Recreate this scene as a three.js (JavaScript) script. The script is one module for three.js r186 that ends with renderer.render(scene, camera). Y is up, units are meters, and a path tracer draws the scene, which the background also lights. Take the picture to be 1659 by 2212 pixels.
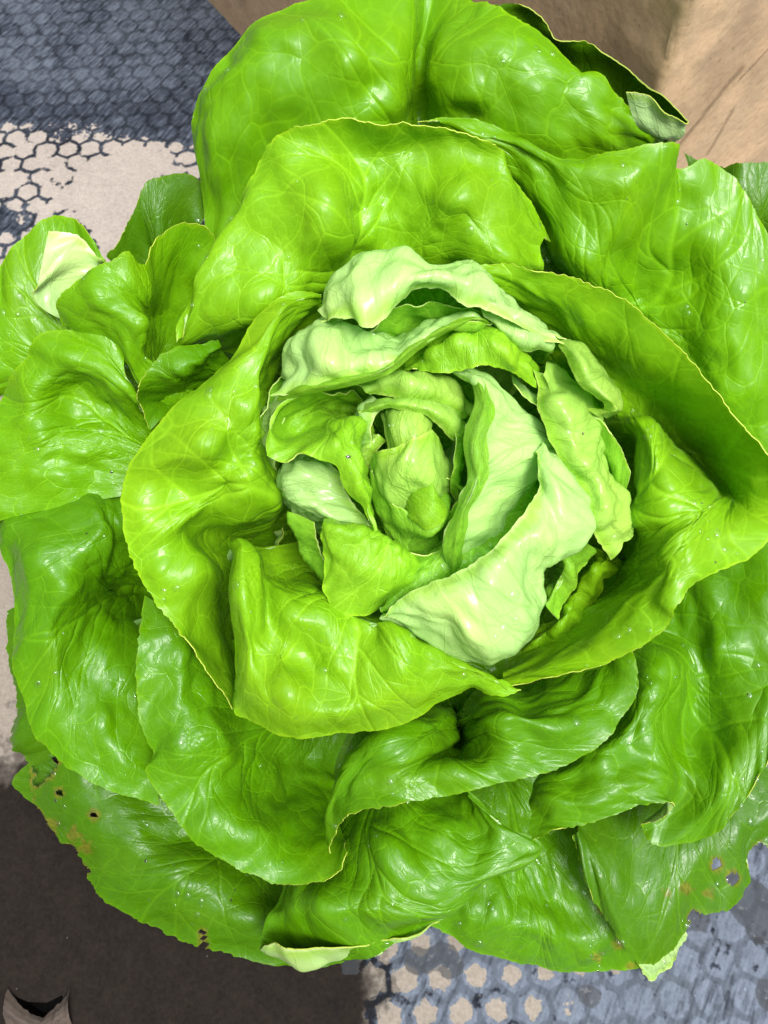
import * as THREE from 'three';

// ---------------------------------------------------------------- camera, sky, sun, exposure
const scene = new THREE.Scene();
const H = 0.46, TILT = 25 * Math.PI / 180;            // lens height over the board, tilt of the view away from straight down
const F = 1703, CX = 829.5, CY = 1106, D0 = 0.40;     // survey units used to lay the leaves out; D0 = plane through the rosette's base
const camera = new THREE.PerspectiveCamera(2 * Math.atan(CY / F) * 180 / Math.PI, 0.75, 0.02, 20);
camera.position.set(0, H, 0);
camera.rotation.x = -(Math.PI / 2 - TILT);
camera.focus = 0.32; camera.userData.fStop = 20;
scene.add(camera);

const SUN = new THREE.Vector3(0.28, 1, 0.26).normalize();
{ // overcast sky: brighter towards the zenith and, broadly, round the veiled sun
  const w = 256, h = 128, a = new Float32Array(w * h * 4);
  for (let j = 0; j < h; j++) for (let i = 0; i < w; i++) {
    const el = ((j + 0.5) / h - 0.5) * Math.PI, az = ((i + 0.5) / w - 0.5) * 2 * Math.PI;
    const y = Math.sin(el), x = Math.cos(el) * Math.cos(az), z = Math.cos(el) * Math.sin(az);
    const c = Math.max(0, x * SUN.x + y * SUN.y + z * SUN.z);
    let L = y > 0 ? 0.075 + 0.085 * y : 0.05;
    L += y > 0 ? 2.7 * Math.pow(c, 8) * Math.min(1, y * 4) : 0;
    const k = (j * w + i) * 4;
    a[k] = L * 0.93; a[k + 1] = L * 0.985; a[k + 2] = L * 1.08; a[k + 3] = 1;
  }
  const sky = new THREE.DataTexture(a, w, h, THREE.RGBAFormat, THREE.FloatType);
  sky.mapping = THREE.EquirectangularReflectionMapping; sky.magFilter = THREE.LinearFilter; sky.needsUpdate = true;
  scene.background = sky; scene.environment = sky;
}
const sun = new THREE.DirectionalLight(new THREE.Color(1, 0.975, 0.93), 1.4);
sun.position.copy(SUN).multiplyScalar(2); sun.castShadow = true; sun.shadow.radius = 38;
sun.shadow.mapSize.set(2048, 2048);
Object.assign(sun.shadow.camera, { left: -0.7, right: 0.7, top: 0.7, bottom: -0.7, near: 0.1, far: 5 });
scene.add(sun); scene.add(sun.target); sun.target.position.set(0, 0, -0.25);
const EXPOSURE = 2.2;

// ---------------------------------------------------------------- helpers
function rng(s) { return () => { s |= 0; s = s + 0x6D2B79F5 | 0; let t = Math.imul(s ^ s >>> 15, 1 | s); t = t + Math.imul(t ^ t >>> 7, 61 | t) ^ t; return ((t ^ t >>> 14) >>> 0) / 4294967296; }; }
// gradient noise in the plane; z picks an unrelated sheet of it
const PERM = new Uint8Array(512), GX = new Float32Array(256), GY = new Float32Array(256);
{ const r = rng(2024), p = Array.from({ length: 256 }, (_, i) => i); for (let i = 255; i > 0; i--) { const j = Math.floor(r() * (i + 1)); [p[i], p[j]] = [p[j], p[i]]; } for (let i = 0; i < 512; i++) PERM[i] = p[i & 255]; for (let i = 0; i < 256; i++) { const a = r() * Math.PI * 2; GX[i] = Math.cos(a) * 1.45; GY[i] = Math.sin(a) * 1.45; } }
function noise(x, y, z = 0.5) {
  x += z * 17.317; y += z * 31.739;
  const xf = Math.floor(x), yf = Math.floor(y), X = xf & 255, Y = yf & 255, fx = x - xf, fy = y - yf;
  const u = fx * fx * fx * (fx * (fx * 6 - 15) + 10), v = fy * fy * fy * (fy * (fy * 6 - 15) + 10);
  const a = PERM[PERM[X] + Y], b = PERM[PERM[X + 1] + Y], c = PERM[PERM[X] + Y + 1], d = PERM[PERM[X + 1] + Y + 1];
  const n0 = GX[a] * fx + GY[a] * fy, n1 = GX[b] * (fx - 1) + GY[b] * fy, n2 = GX[c] * fx + GY[c] * (fy - 1), n3 = GX[d] * (fx - 1) + GY[d] * (fy - 1);
  return n0 + u * (n1 - n0) + v * (n2 + u * (n3 - n2) - n0 - u * (n1 - n0));
}
const fbm = (x, y, z, o = 4) => { let s = 0, a = 0.5; for (let i = 0; i < o; i++) { s += a * noise(x, y, z + i * 7.3); x *= 2.03; y *= 2.03; a *= 0.5; } return s; };
const sstep = (a, b, x) => { const t = Math.min(1, Math.max(0, (x - a) / (b - a))); return t * t * (3 - 2 * t); };
const mix = (a, b, t) => a + (b - a) * t;
const CA = Math.cos(TILT), SA = Math.sin(TILT);
function at(x, y, d) { // survey point: d millimetres from the rosette's base plane towards its open face
  const Z = D0 - d / 1000, X = (x - CX) / F * Z, Y = (CY - y) / F * Z;
  return new THREE.Vector3(X, H - Z * CA + Y * SA, -Z * SA - Y * CA);
}
function floorAt(x, y) {
  const u = (x - CX) / F, v = (CY - y) / F, t = H / (CA - v * SA);
  return [u * t, -(SA + v * CA) * t];
}
function survey(p) { // back to survey units
  const y = p.y - H, Z = -(y * CA + p.z * SA), Y = y * SA - p.z * CA;
  return [CX + p.x / Z * F, CY - Y / Z * F];
}
function dataTex(w, h, fill, srgb = true) {
  const a = new Uint8Array(w * h * 4), o = [0, 0, 0];
  for (let j = 0; j < h; j++) for (let i = 0; i < w; i++) {
    fill(i, j, o); const k = (j * w + i) * 4;
    for (let c = 0; c < 3; c++) { let v = Math.min(1, Math.max(0, o[c])); if (srgb) v = v <= 0.0031308 ? v * 12.92 : 1.055 * Math.pow(v, 1 / 2.4) - 0.055; a[k + c] = Math.round(v * 255); }
    a[k + 3] = 255;
  }
  const t = new THREE.DataTexture(a, w, h); t.magFilter = THREE.LinearFilter; t.minFilter = THREE.LinearMipmapLinearFilter;
  t.generateMipmaps = true; t.wrapS = t.wrapT = THREE.RepeatWrapping; if (srgb) t.colorSpace = THREE.SRGBColorSpace; t.needsUpdate = true; return t;
}
function tag(o, label, category, extra = {}) { o.userData = { label, category, ...extra }; return o; }

// ---------------------------------------------------------------- the board on the ground
const HEX = 0.0178, HEXROT = 0.05;
function hexDist(x, z) { // distance to the nearest cell border, 0 at the border, about 0.5 in the middle; and a cell id
  const c = Math.cos(HEXROT), s = Math.sin(HEXROT);
  let px = (x * c - z * s) / HEX, pz = (x * s + z * c) / HEX;
  const r3 = Math.sqrt(3);
  const a0 = Math.round(px), b0 = Math.round(pz / r3), a1 = Math.floor(px) + 0.5, b1 = Math.floor(pz / r3) + 0.5;
  const d0x = px - a0, d0z = pz - b0 * r3, d1x = px - a1, d1z = pz - b1 * r3;
  const first = d0x * d0x + d0z * d0z < d1x * d1x + d1z * d1z;
  const dx = Math.abs(first ? d0x : d1x), dz = Math.abs(first ? d0z : d1z);
  const m = Math.max(dx, dx * 0.5 + dz * r3 / 2);
  return [0.5 - m, first ? a0 * 13.7 + b0 * 7.1 : a1 * 13.7 + b1 * 7.1];
}
const spot = (x, y, r, v) => { const [a, b] = floorAt(x, y); return [a, b, r, v]; };
// where the printed film has worn off (+) or held (-)
const WEAR = [
  spot(170, 370, 0.10, 1.05), spot(40, 290, 0.06, 0.55), spot(290, 440, 0.08, 0.75), spot(330, 330, 0.035, 0.45), spot(0, 420, 0.06, 0.25),
  spot(300, 110, 0.12, -1.3), spot(80, 40, 0.12, -1.0), spot(250, 190, 0.04, -0.6), spot(20, 150, 0.05, -0.5), spot(395, 230, 0.05, -0.8), spot(20, 480, 0.03, -0.55), spot(70, 420, 0.03, -0.45), spot(150, 520, 0.03, -0.4),
  spot(0, 1400, 0.2, 1.8), spot(0, 1700, 0.12, 1.6), spot(230, 2090, 0.10, 1.9), spot(430, 2150, 0.035, 0.8),
  spot(1500, 2130, 0.1, -0.5), spot(1600, 1950, 0.1, -0.7), spot(760, 2090, 0.03, 0.2), spot(620, 2150, 0.03, 0.25),
];
const CELLS = [spot(700, 2120, 0.035, 1.1), spot(800, 2120, 0.04, 1.1), spot(800, 2190, 0.04, 1.0), spot(980, 2150, 0.045, 1.1), spot(1150, 2150, 0.035, 0.8), spot(1330, 2130, 0.04, 0.5), spot(1490, 2105, 0.05, 0.5), spot(60, 190, 0.03, 0.5), spot(200, 240, 0.03, 0.5)];
const STAIN = [spot(250, 2100, 0.075, 1.5), spot(60, 1960, 0.055, 1.3), spot(480, 2120, 0.05, 1.2), spot(50, 1790, 0.012, 0.5), spot(20, 2180, 0.06, 1.0), spot(600, 2120, 0.035, 1.1), spot(640, 2190, 0.025, 0.9), spot(130, 1900, 0.04, 0.8), spot(160, 2010, 0.06, 1)];
const WET = [spot(1640, 1965, 0.012, 1.3), spot(1590, 1925, 0.008, 1.1), spot(1505, 1985, 0.006, 1.0), spot(1270, 2150, 0.006, 1.1), spot(900, 2072, 0.008, 1), spot(960, 2065, 0.008, 1), spot(1655, 2150, 0.007, 1), spot(760, 2085, 0.006, 0.8), spot(980, 2095, 0.005, 0.8)];
const sum = (L, x, z) => { let s = 0; for (const [a, b, r, v] of L) { const q = ((x - a) ** 2 + (z - b) ** 2) / (r * r); if (q < 9) s += v * Math.exp(-q); } return s; };
const FX0 = -0.42, FZ0 = -0.78, FS = 0.88, FN = 1792;
const floorWet = new Uint8Array(FN * FN), floorHigh = new Uint8Array(FN * FN);
const floorMap = dataTex(FN, FN, (i, j, o) => {
  const x = FX0 + (i + 0.5) / FN * FS, z = FZ0 + (j + 0.5) / FN * FS;
  const wx = x + 0.0012 * noise(x * 160, z * 160, 3), wz = z + 0.0012 * noise(x * 160, z * 160, 9);
  const [hd, id] = hexDist(wx, wz);
  const n1 = fbm(x * 18, z * 18, 1.7, 3), n2 = fbm(x * 90, z * 90, 4.4, 3), n3 = noise(x * 700, z * 700, 6.1), n4 = fbm(x * 330, z * 330, 8.8, 3);
  const scratch = fbm((x + z * 0.55) * 420, (z - x * 0.55) * 60, 2.2, 3);
  const near = sstep(-0.32, -0.16, z);
  const line = 1 - sstep(0.06, 0.13, hd + 0.03 * n2 + 0.02 * n3);
  const cellN = 0.5 + 0.5 * Math.sin(id * 91.7);
  const wear = sum(WEAR, x, z) + mix(0.75, 0.35, near) * n1 + 0.34 * n2 + 0.12 * n4;
  const mid = sstep(0.12, 0.42, hd);
  // the film goes first from the middle of a cell, last from the sunken print between cells
  const cz = sum(CELLS, x, z);
  let film = 1 - sstep(0.0, 0.10, wear + mid * (0.30 * (0.4 + 0.6 * cellN) + cz * (0.45 + 0.75 * cellN)) + (0.7 * n4 + 0.5 * n2) * Math.min(1, cz * 3) - 0.54);
  film = Math.max(film, line * (1 - sstep(0.0, 0.10, wear - 0.98 + 0.9 * fbm(x * 30, z * 30, 12.1, 3))));
  const damp = sstep(0.10, 0.42, sum(STAIN, x, z) + 0.25 * n1 + 0.5 * n2 + 0.3 * n4) * near;
  const dust = sstep(-0.25, 0.45, 0.6 * n1 + 0.65 * scratch - 1.1 * damp + (x < -0.18 ? 0.28 * sstep(-0.55, -0.8, z) : 0) + 0.50 * near + 0.1 * n4);
  // film: slate blue, the print between the cells darker
  const up = mix(0.66, 0.95, near);
  let fr = mix(0.034, 0.150 * up, dust * 0.9), fg = mix(0.039, 0.170 * up, dust * 0.9), fb = mix(0.052, 0.208 * up, dust * 0.9);
  const lk = 1 - line * mix(0.50, 0.34, dust); fr *= lk; fg *= lk; fb *= lk;
  const t = 1 + 0.25 * n2 + 0.22 * n3 * 0.6 + 0.45 * scratch + 0.25 * n4; fr *= t; fg *= t; fb *= t;
  // bare board under it
  const b = 1 + 0.16 * n1 + 0.22 * n4 + 0.16 * n3 + 0.14 * n2;
  const lower = z > -0.3 ? 1 : sstep(-0.45, -0.3, z);
  let br = mix(0.36, 0.28, lower) * b, bg = mix(0.305, 0.235, lower) * b, bb = mix(0.26, 0.19, lower) * b;
  o[0] = mix(br, fr, film); o[1] = mix(bg, fg, film); o[2] = mix(bb, fb, film);
  for (let k = 0; k < 3; k++) o[k] *= 1 - 0.55 * damp;
  // dark soaked patch of board
  const st = sstep(0.28, 0.74, sum(STAIN, x, z) + 0.25 * n1 + 0.42 * n2 + 0.16 * n4 + 0.10 * (cellN - 0.5));
  const sc = (1 + 0.35 * n4 + 0.3 * n2 + 0.25 * n3);
  o[0] = mix(o[0], 0.013 * sc, st * 0.96); o[1] = mix(o[1], 0.0095 * sc, st * 0.96); o[2] = mix(o[2], 0.0075 * sc, st * 0.96);
  const wt = sstep(0.42, 0.5, sum(WET, x, z) + 0.5 * n2 + 0.25 * n1 + 0.12 * n4);
  for (let c = 0; c < 3; c++) o[c] *= mix(1, 0.26, wt);
  // pale grit
  if (n3 > 0.78 && noise(x * 230, z * 230, 30) > 0.42) { o[0] += 0.14; o[1] += 0.14; o[2] += 0.14; }
  floorWet[j * FN + i] = Math.round(255 * mix(mix(0.85, 0.62, film), 0.16, wt));
  floorHigh[j * FN + i] = Math.round(255 * Math.min(1, Math.max(0, 0.45 + 0.25 * film * (1 - line) + 0.3 * n4 + 0.2 * n3)));
});
const floorRough = dataTex(FN, FN, (i, j, o) => { o[0] = sstep(150, 60, floorWet[j * FN + i]); o[1] = o[2] = floorWet[j * FN + i] / 255; }, false);
const floorBump = dataTex(896, 896, (i, j, o) => { o[0] = o[1] = o[2] = floorHigh[(j * 2) * FN + i * 2] / 255; }, false);
for (const t of [floorMap, floorRough, floorBump]) t.wrapS = t.wrapT = THREE.MirroredRepeatWrapping;
const floorMat = new THREE.MeshPhysicalMaterial({ map: floorMap, roughnessMap: floorRough, roughness: 1, specularIntensity: 0.1, clearcoat: 0.35, clearcoatMap: floorRough, clearcoatRoughness: 0.12, bumpMap: floorBump, bumpScale: 0.0006 });
{
  // hole with a splintered lip near the lower left corner
  const hole = [[32, 2152], [60, 2164], [100, 2166], [134, 2150], [140, 2168], [120, 2196], [90, 2204], [60, 2198], [34, 2180]].map(([x, y]) => floorAt(x, y));
  const s = new THREE.Shape([[-1.6, -2.2], [1.6, -2.2], [1.6, 1.2], [-1.6, 1.2]].map(([x, z]) => new THREE.Vector2(x, z)));
  s.holes.push(new THREE.Path(hole.map(([x, z]) => new THREE.Vector2(x, z))));
  const g = new THREE.ExtrudeGeometry(s, { depth: 0.018, bevelEnabled: false });
  g.rotateX(Math.PI / 2);  // shape y -> z, thickness downward
  const p = g.attributes.position, uv = g.attributes.uv;
  for (let i = 0; i < p.count; i++) uv.setXY(i, (p.getX(i) - FX0) / FS, (p.getZ(i) - FZ0) / FS);
  const floor = new THREE.Mesh(g, floorMat); floor.name = 'floor'; floor.receiveShadow = floor.castShadow = true;
  floor.userData = { kind: 'structure', label: 'worn board with hexagon-printed dark film under the lettuce' };
  scene.add(floor);
  const ug = new THREE.PlaneGeometry(3.2, 3.4); ug.rotateX(-Math.PI / 2); ug.translate(0, -0.0186, -0.5);
  const ground = new THREE.Mesh(ug, new THREE.MeshStandardMaterial({ color: new THREE.Color().setRGB(0.02, 0.016, 0.013), roughness: 1 }));
  ground.name = 'ground'; ground.userData = { kind: 'structure' }; ground.receiveShadow = true; scene.add(ground);
  // splintered lip: a broken curl of board with two upstanding points
  const N = 40, M = 10, pos = [], idx = [], r = rng(5), uvs = [];
  for (let i = 0; i <= N; i++) for (let j = 0; j <= M; j++) {
    const t = i / N, px = 20 + 136 * t, edge = Math.pow(Math.abs(2 * t - 1), 1.6);
    const top = 2196 - 62 * edge + 5 * noise(t * 14, 0.2, 3), v = j / M;
    const [x, z] = floorAt(px + 6 * (v) * (t - 0.5), mix(top, 2262, v));
    pos.push(x, 0.0005 + 0.006 * Math.sin(Math.PI * Math.min(1, v * 1.3 + 0.12)) * (0.5 + 0.5 * edge) + 0.0012 * noise(t * 9, v * 5, 1), z); uvs.push(t * 0.4, v * 0.4);
  }
  for (let i = 0; i < N; i++) for (let j = 0; j < M; j++) { const a = i * (M + 1) + j, b = a + M + 1; idx.push(a, a + 1, b, b, a + 1, b + 1); }
  const lg = new THREE.BufferGeometry(); lg.setAttribute('position', new THREE.Float32BufferAttribute(pos, 3)); lg.setAttribute('uv', new THREE.Float32BufferAttribute(uvs, 2)); lg.setIndex(idx); lg.computeVertexNormals();
  const lipTex = dataTex(256, 256, (i, j, o) => { const n = 1 + 0.9 * fbm(i / 30, j / 9, 4, 4) + 0.3 * noise(i / 3, j / 3, 1); o[0] = 0.062 * n; o[1] = 0.043 * n; o[2] = 0.031 * n; });
  const lip = new THREE.Mesh(lg, new THREE.MeshStandardMaterial({ map: lipTex, roughness: 0.85, side: THREE.DoubleSide }));
  lip.name = 'splintered_lip'; lip.castShadow = lip.receiveShadow = true; floor.add(lip);
}

// ---------------------------------------------------------------- the wooden block the lettuce leans on
{
  const c = [0.1245, -0.3228], e1 = [-0.571, -0.821], e2 = [0.821, -0.571]; // upright corner on the board, its two faces
  const L = 0.9, HB = 0.345, NX = 160, NY = 70;
  // two scratches on the paler side, in texture units
  const onFace = (x, y) => { const u = (x - CX) / F, v = (CY - y) / F, d = [u, -(CA - v * SA), -(SA + v * CA)]; const nx = 0.571, nz = 0.821, t = (nx * c[0] + nz * c[1]) / (nx * d[0] + nz * d[2]); const X = d[0] * t, Y = H + d[1] * t, Zz = d[2] * t; const s = (X - c[0]) * e2[0] + (Zz - c[1]) * e2[1]; const U = (s + 4 * 0.13) / 0.3, V = Y / 0.3; return [U, V]; };
  const SCR = [[1470, 310, 1600, 150, 0.012], [1530, 330, 1585, 235, 0.009], [1600, 170, 1700, 60, 0.006]].map(([a, b, d, e, w]) => { const p = onFace(a, b), q = onFace(d, e), k = Math.floor(p[0]), m = Math.floor(p[1]); return [p[0] - k, p[1] - m, q[0] - k, q[1] - m, w]; });
  const woodTex = dataTex(1024, 1024, (i, j, o) => {
    const x = i / 1024 * 6, y = j / 1024 * 6; // 6 noise units over 0.3 m
    const n = fbm(x * 1.2, y * 1.2, 2.1, 4), f = fbm(x * 14, y * 14, 5.5, 4), g = noise(x * 60, y * 60, 1.2), sc = fbm((x + y * 0.6) * 3, (y - x * 0.6) * 20, 8.8, 3);
    const k = 1 + 0.22 * n + 0.13 * f + 0.10 * g + 0.10 * sc;
    o[0] = 0.45 * k; o[1] = 0.312 * k * (1 - 0.05 * n); o[2] = 0.190 * k * (1 - 0.1 * n);
    if (f < -0.40 && g < 0) { o[0] *= 0.7; o[1] *= 0.65; o[2] *= 0.6; }
    for (const [x0, y0, x1, y1, w] of SCR) { const dx = x1 - x0, dy = y1 - y0, u = (i + 0.5) / 1024 - x0, q = (j + 0.5) / 1024 - y0, t = Math.min(1, Math.max(0, (u * dx + q * dy) / (dx * dx + dy * dy))), d = Math.hypot(u - dx * t, q - dy * t) + 0.004 * sc + 0.002 * g; const m = 0.36 * sstep(w, w * 0.2, d); o[0] *= 1 - m; o[1] *= 1 - m * 1.05; o[2] *= 1 - m * 1.1; }
  });
  const woodBump = dataTex(512, 512, (i, j, o) => { o[0] = o[1] = o[2] = 0.5 + 0.5 * fbm(i / 9, j / 9, 3, 4); }, false);
  const make = (dir, nrm, tint, name, seed) => {
    const pos = [], idx = [], uv = [], col = [];
    for (let i = 0; i <= NX; i++) for (let j = 0; j <= NY; j++) {
      const s = Math.pow(i / NX, 1.6) * L, y = j / NY * HB;
      const round = 0.007 * (0.7 + 0.5 * noise(y * 40, 3, 1)), wv = 0.0007 * noise(y * 90, s * 20, 7) + 0.0008 * noise(y * 320, s * 90, 2);
      const into = s < round ? (round - Math.sqrt(Math.max(0, round * round - (round - s) ** 2))) : 0;
      const off = -into + wv * sstep(0.05, 0, s) + 0.0005 * noise(s * 60, y * 60, seed);
      pos.push(c[0] + dir[0] * s + nrm[0] * off, y, c[1] + dir[1] * s + nrm[1] * off); uv.push((s + seed * 0.13) / 0.3, y / 0.3);
      const rub = 0.6 * sstep(0.012, 0.002, s + 0.006 * noise(y * 60, s * 90, 4));     // pale, frayed, rubbed fibre along the corner
      const grime = sstep(-0.15, 0.35, fbm(s * 22, y * 14, seed + 2, 3)) * 0.25;
      for (let k = 0; k < 3; k++) col.push(mix(tint[k] * (1 - grime), [1.25, 1.2, 1.1][k], rub * 0.8));
    }
    const W = NY + 1;
    for (let i = 0; i < NX; i++) for (let j = 0; j < NY; j++) { const a = i * W + j, b = a + W; dir === e1 ? idx.push(a, a + 1, b, b, a + 1, b + 1) : idx.push(a, b, a + 1, b, b + 1, a + 1); }
    const g = new THREE.BufferGeometry(); g.setAttribute('position', new THREE.Float32BufferAttribute(pos, 3)); g.setAttribute('uv', new THREE.Float32BufferAttribute(uv, 2)); g.setAttribute('color', new THREE.Float32BufferAttribute(col, 3)); g.setIndex(idx); g.computeVertexNormals();
    const m = new THREE.Mesh(g, new THREE.MeshStandardMaterial({ map: woodTex, bumpMap: woodBump, bumpScale: 0.0004, roughness: 0.95, vertexColors: true, side: THREE.DoubleSide }));
    m.name = name; m.castShadow = m.receiveShadow = true; return m;
  };
  const block = new THREE.Group(); block.name = 'wooden_block';
  tag(block, 'big brown wooden block with a worn upright corner behind the lettuce', 'wooden block');
  const nL = [-0.821, 0.571], nR = [0.571, 0.821];
  const left = make(e1, nL, [1.5, 1.45, 1.36], 'side_face', 1), right = make(e2, nR, [1.5, 1.45, 1.36], 'front_face', 4);
  right.userData.label = 'side of the block with two dark scratches, right of its corner';
  block.add(left, right);
  const q = (a, b, y) => [c[0] + e1[0] * a + e2[0] * b, y, c[1] + e1[1] * a + e2[1] * b];
  const tg = new THREE.BufferGeometry();
  tg.setAttribute('position', new THREE.Float32BufferAttribute([...q(0.004, 0.004, HB), ...q(L, 0, HB), ...q(L, L, HB), ...q(0, L, HB), ...q(L, 0, 0), ...q(L, L, 0), ...q(0, L, 0)], 3));
  tg.setIndex([0, 2, 1, 0, 3, 2, 1, 2, 5, 1, 5, 4, 3, 6, 5, 3, 5, 2]); tg.computeVertexNormals();
  const top = new THREE.Mesh(tg, new THREE.MeshStandardMaterial({ color: new THREE.Color().setRGB(0.36, 0.27, 0.19), roughness: 0.9, side: THREE.DoubleSide }));
  top.name = 'block_top'; top.castShadow = top.receiveShadow = true; block.add(top);
  scene.add(block);
}

// ---------------------------------------------------------------- leaf skins
const TN = 800, VAR = 5;
const skins = [];
for (let v = 0; v < VAR; v++) {
  const r = rng(100 + v * 17), main = new Float32Array(TN * TN), dome = new Float32Array(TN * TN), ret = new Float32Array(TN * TN);
  const stroke = (x0, y0, x1, y1, w0, w1, s0, s1) => {
    const R = Math.max(w0, w1) * 2.2, ax = Math.max(0, Math.floor((Math.min(x0, x1) - R) * TN)), bx = Math.min(TN - 1, Math.ceil((Math.max(x0, x1) + R) * TN));
    const ay = Math.max(0, Math.floor((Math.min(y0, y1) - R) * TN)), by = Math.min(TN - 1, Math.ceil((Math.max(y0, y1) + R) * TN));
    const dx = x1 - x0, dy = y1 - y0, LL = dx * dx + dy * dy + 1e-12;
    for (let j = ay; j <= by; j++) for (let i = ax; i <= bx; i++) {
      const px = (i + 0.5) / TN - x0, py = (j + 0.5) / TN - y0, t = Math.min(1, Math.max(0, (px * dx + py * dy) / LL));
      const d = Math.hypot(px - dx * t, py - dy * t), w = mix(w0, w1, t), q = mix(s0, s1, t) * Math.exp(-(d * d) / (w * w));
      const k = j * TN + i; if (q > main[k]) main[k] = q;
    }
  };
  const vein = (x, y, a, len, w, s, depth, side) => {
    const n = Math.max(4, Math.round(len / 0.025)); let step = len / n;
    for (let k = 0; k < n; k++) {
      const t0 = k / n, t1 = (k + 1) / n, nx = x + Math.sin(a) * step, ny = y + Math.cos(a) * step;
      stroke(x, y, nx, ny, w * (1 - 0.75 * t0), w * (1 - 0.75 * t1), s * (1 - 0.65 * t0), s * (1 - 0.65 * t1));
      x = nx; y = ny; a += (r() - 0.5) * 0.26 - side * 0.03;
      if (depth > 0 && r() < 0.34 && k > 0) { const sd = r() < 0.5 ? -1 : 1; vein(x, y, a + sd * (0.5 + 0.5 * r()), len * (1 - t0) * (0.35 + 0.4 * r()), w * 0.55 * (1 - 0.5 * t0), s * 0.72 * (1 - 0.4 * t0), depth - 1, sd); }
    }
  };
  let mx = 0.5, a = 0; const pts = [];
  for (let k = 0; k < 30; k++) { const y = k / 30, nx = 0.5 + 0.03 * Math.sin(k * 0.5 + v) * (y); stroke(mx, y, nx, y + 1 / 30, 0.022 * (1 - 0.85 * y), 0.022 * (1 - 0.85 * (y + 1 / 30)), 1 - 0.4 * y, 1 - 0.4 * (y + 1 / 30)); mx = nx; pts.push([nx, y + 1 / 30]); }
  for (const sd of [-1, 1]) for (let k = 0; k < 9; k++) {
    const q = pts[Math.min(27, 1 + Math.round(k * 2.9 + r() * 2))];
    vein(q[0], q[1], sd * (1.05 - k * 0.055 + 0.25 * (r() - 0.5)), 0.60 - 0.035 * k, 0.0075 * (1 - 0.05 * k), 0.95 - 0.04 * k, 1, sd);
  }
  // net of fine veins between them
  const cell = (GX, GY, seed) => { const P = []; const rr = rng(seed); for (let j = -1; j <= GY; j++) for (let i = -1; i <= GX; i++) P.push([(i + 0.12 + 0.76 * rr()) / GX, (j + 0.12 + 0.76 * rr()) / GY]); return (x, y) => {
    const ci = Math.min(GX - 1, Math.floor(x * GX)), cj = Math.min(GY - 1, Math.floor(y * GY)); let f1 = 9, f2 = 9;
    for (let dj = -1; dj <= 1; dj++) for (let di = -1; di <= 1; di++) { const ii = ci + di, jj = cj + dj; if (ii > GX || jj > GY) continue; const p = P[(jj + 1) * (GX + 2) + ii + 1]; if (!p) continue; const d = Math.hypot((x - p[0]) * GX, (y - p[1]) * GY); if (d < f1) { f2 = f1; f1 = d; } else if (d < f2) f2 = d; }
    return f2 - f1; }; };
  const big = cell(11, 9, 500 + v), pillow = cell(6, 5, 700 + v), small = cell(34, 26, 900 + v);
  for (let j = 0; j < TN; j++) for (let i = 0; i < TN; i++) {
    const x = i / TN, y = j / TN, wx = Math.min(0.999, Math.max(0, x + 0.014 * noise(x * 17, y * 17, v))), wy = Math.min(0.999, Math.max(0, y + 0.014 * noise(x * 17, y * 17, v + 40)));
    const b = big(wx, wy), s = small(wx, wy), k = j * TN + i;
    ret[k] = Math.max(0.55 * Math.exp(-b * b / 0.0012) * (0.45 + 0.9 * Math.max(0, 0.5 + fbm(x * 5, y * 5, v + 60, 2))), 0.24 * Math.exp(-s * s / 0.006));
    dome[k] = 0.75 * sstep(-0.05, 0.9, pillow(wx, wy)) + 0.25 * sstep(-0.03, 0.7, b);
  }
  const at2 = (arr, x, y) => { const i = Math.min(TN - 1, Math.max(0, x * TN - 0.5)), j = Math.min(TN - 1, Math.max(0, y * TN - 0.5)), i0 = Math.floor(i), j0 = Math.floor(j), i1 = Math.min(TN - 1, i0 + 1), j1 = Math.min(TN - 1, j0 + 1), fx = i - i0, fy = j - j0; return mix(mix(arr[j0 * TN + i0], arr[j0 * TN + i1], fx), mix(arr[j1 * TN + i0], arr[j1 * TN + i1], fx), fy); };
  const colour = (up) => dataTex(TN, TN, (i, j, o) => {
    const k = j * TN + i, x = i / TN, y = j / TN, n = fbm(x * 7, y * 7, v + 3, 4), f = noise(x * 120, y * 120, v), f2 = fbm(x * 36, y * 36, v + 11, 3);
    const g = 1 + 0.20 * n + 0.06 * f + 0.10 * f2;
    let m = Math.min(1, Math.max(main[k] * (up ? 1.0 : 0.9), ret[k] * (up ? 0.95 : 0.65)));
    if (up) { o[0] = mix(0.53 * g, 0.86, m); o[1] = mix(0.63 * (0.4 + 0.6 * g), 0.92, m); o[2] = mix(0.34 * g, 1.0, m); }
    else { m *= 0.8; o[0] = mix(0.80 * (0.5 + 0.5 * g), 0.46, m); o[1] = mix(0.84 * (0.6 + 0.4 * g), 0.64, m); o[2] = mix(0.80 * (0.5 + 0.5 * g), 0.34, m); }
  });
  const bump = dataTex(TN, TN, (i, j, o) => { const k = j * TN + i; o[0] = o[1] = o[2] = 0.5 - 0.42 * main[k] - 0.34 * ret[k] + 0.16 * fbm(i / 12, j / 12, v, 3); }, false);
  skins.push({ up: colour(true), under: colour(false), bump, dome: (x, y) => at2(dome, x, y), main: (x, y) => at2(main, x, y) });
}
const coatRough = dataTex(512, 512, (i, j, o) => { const n = fbm(i / 50, j / 50, 3, 4); o[0] = o[1] = o[2] = mix(0.62, 0.10, sstep(0.12, 0.22, n)); }, false); // wet where it is low
const skinRough = dataTex(512, 512, (i, j, o) => { const n = fbm(i / 45, j / 45, 13, 4), f = noise(i / 2.5, j / 2.5, 3); o[0] = o[1] = o[2] = Math.min(0.75, Math.max(0.17, 0.28 - 0.30 * n + 0.04 * f)); }, false);
skinRough.repeat.set(2, 2);
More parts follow.
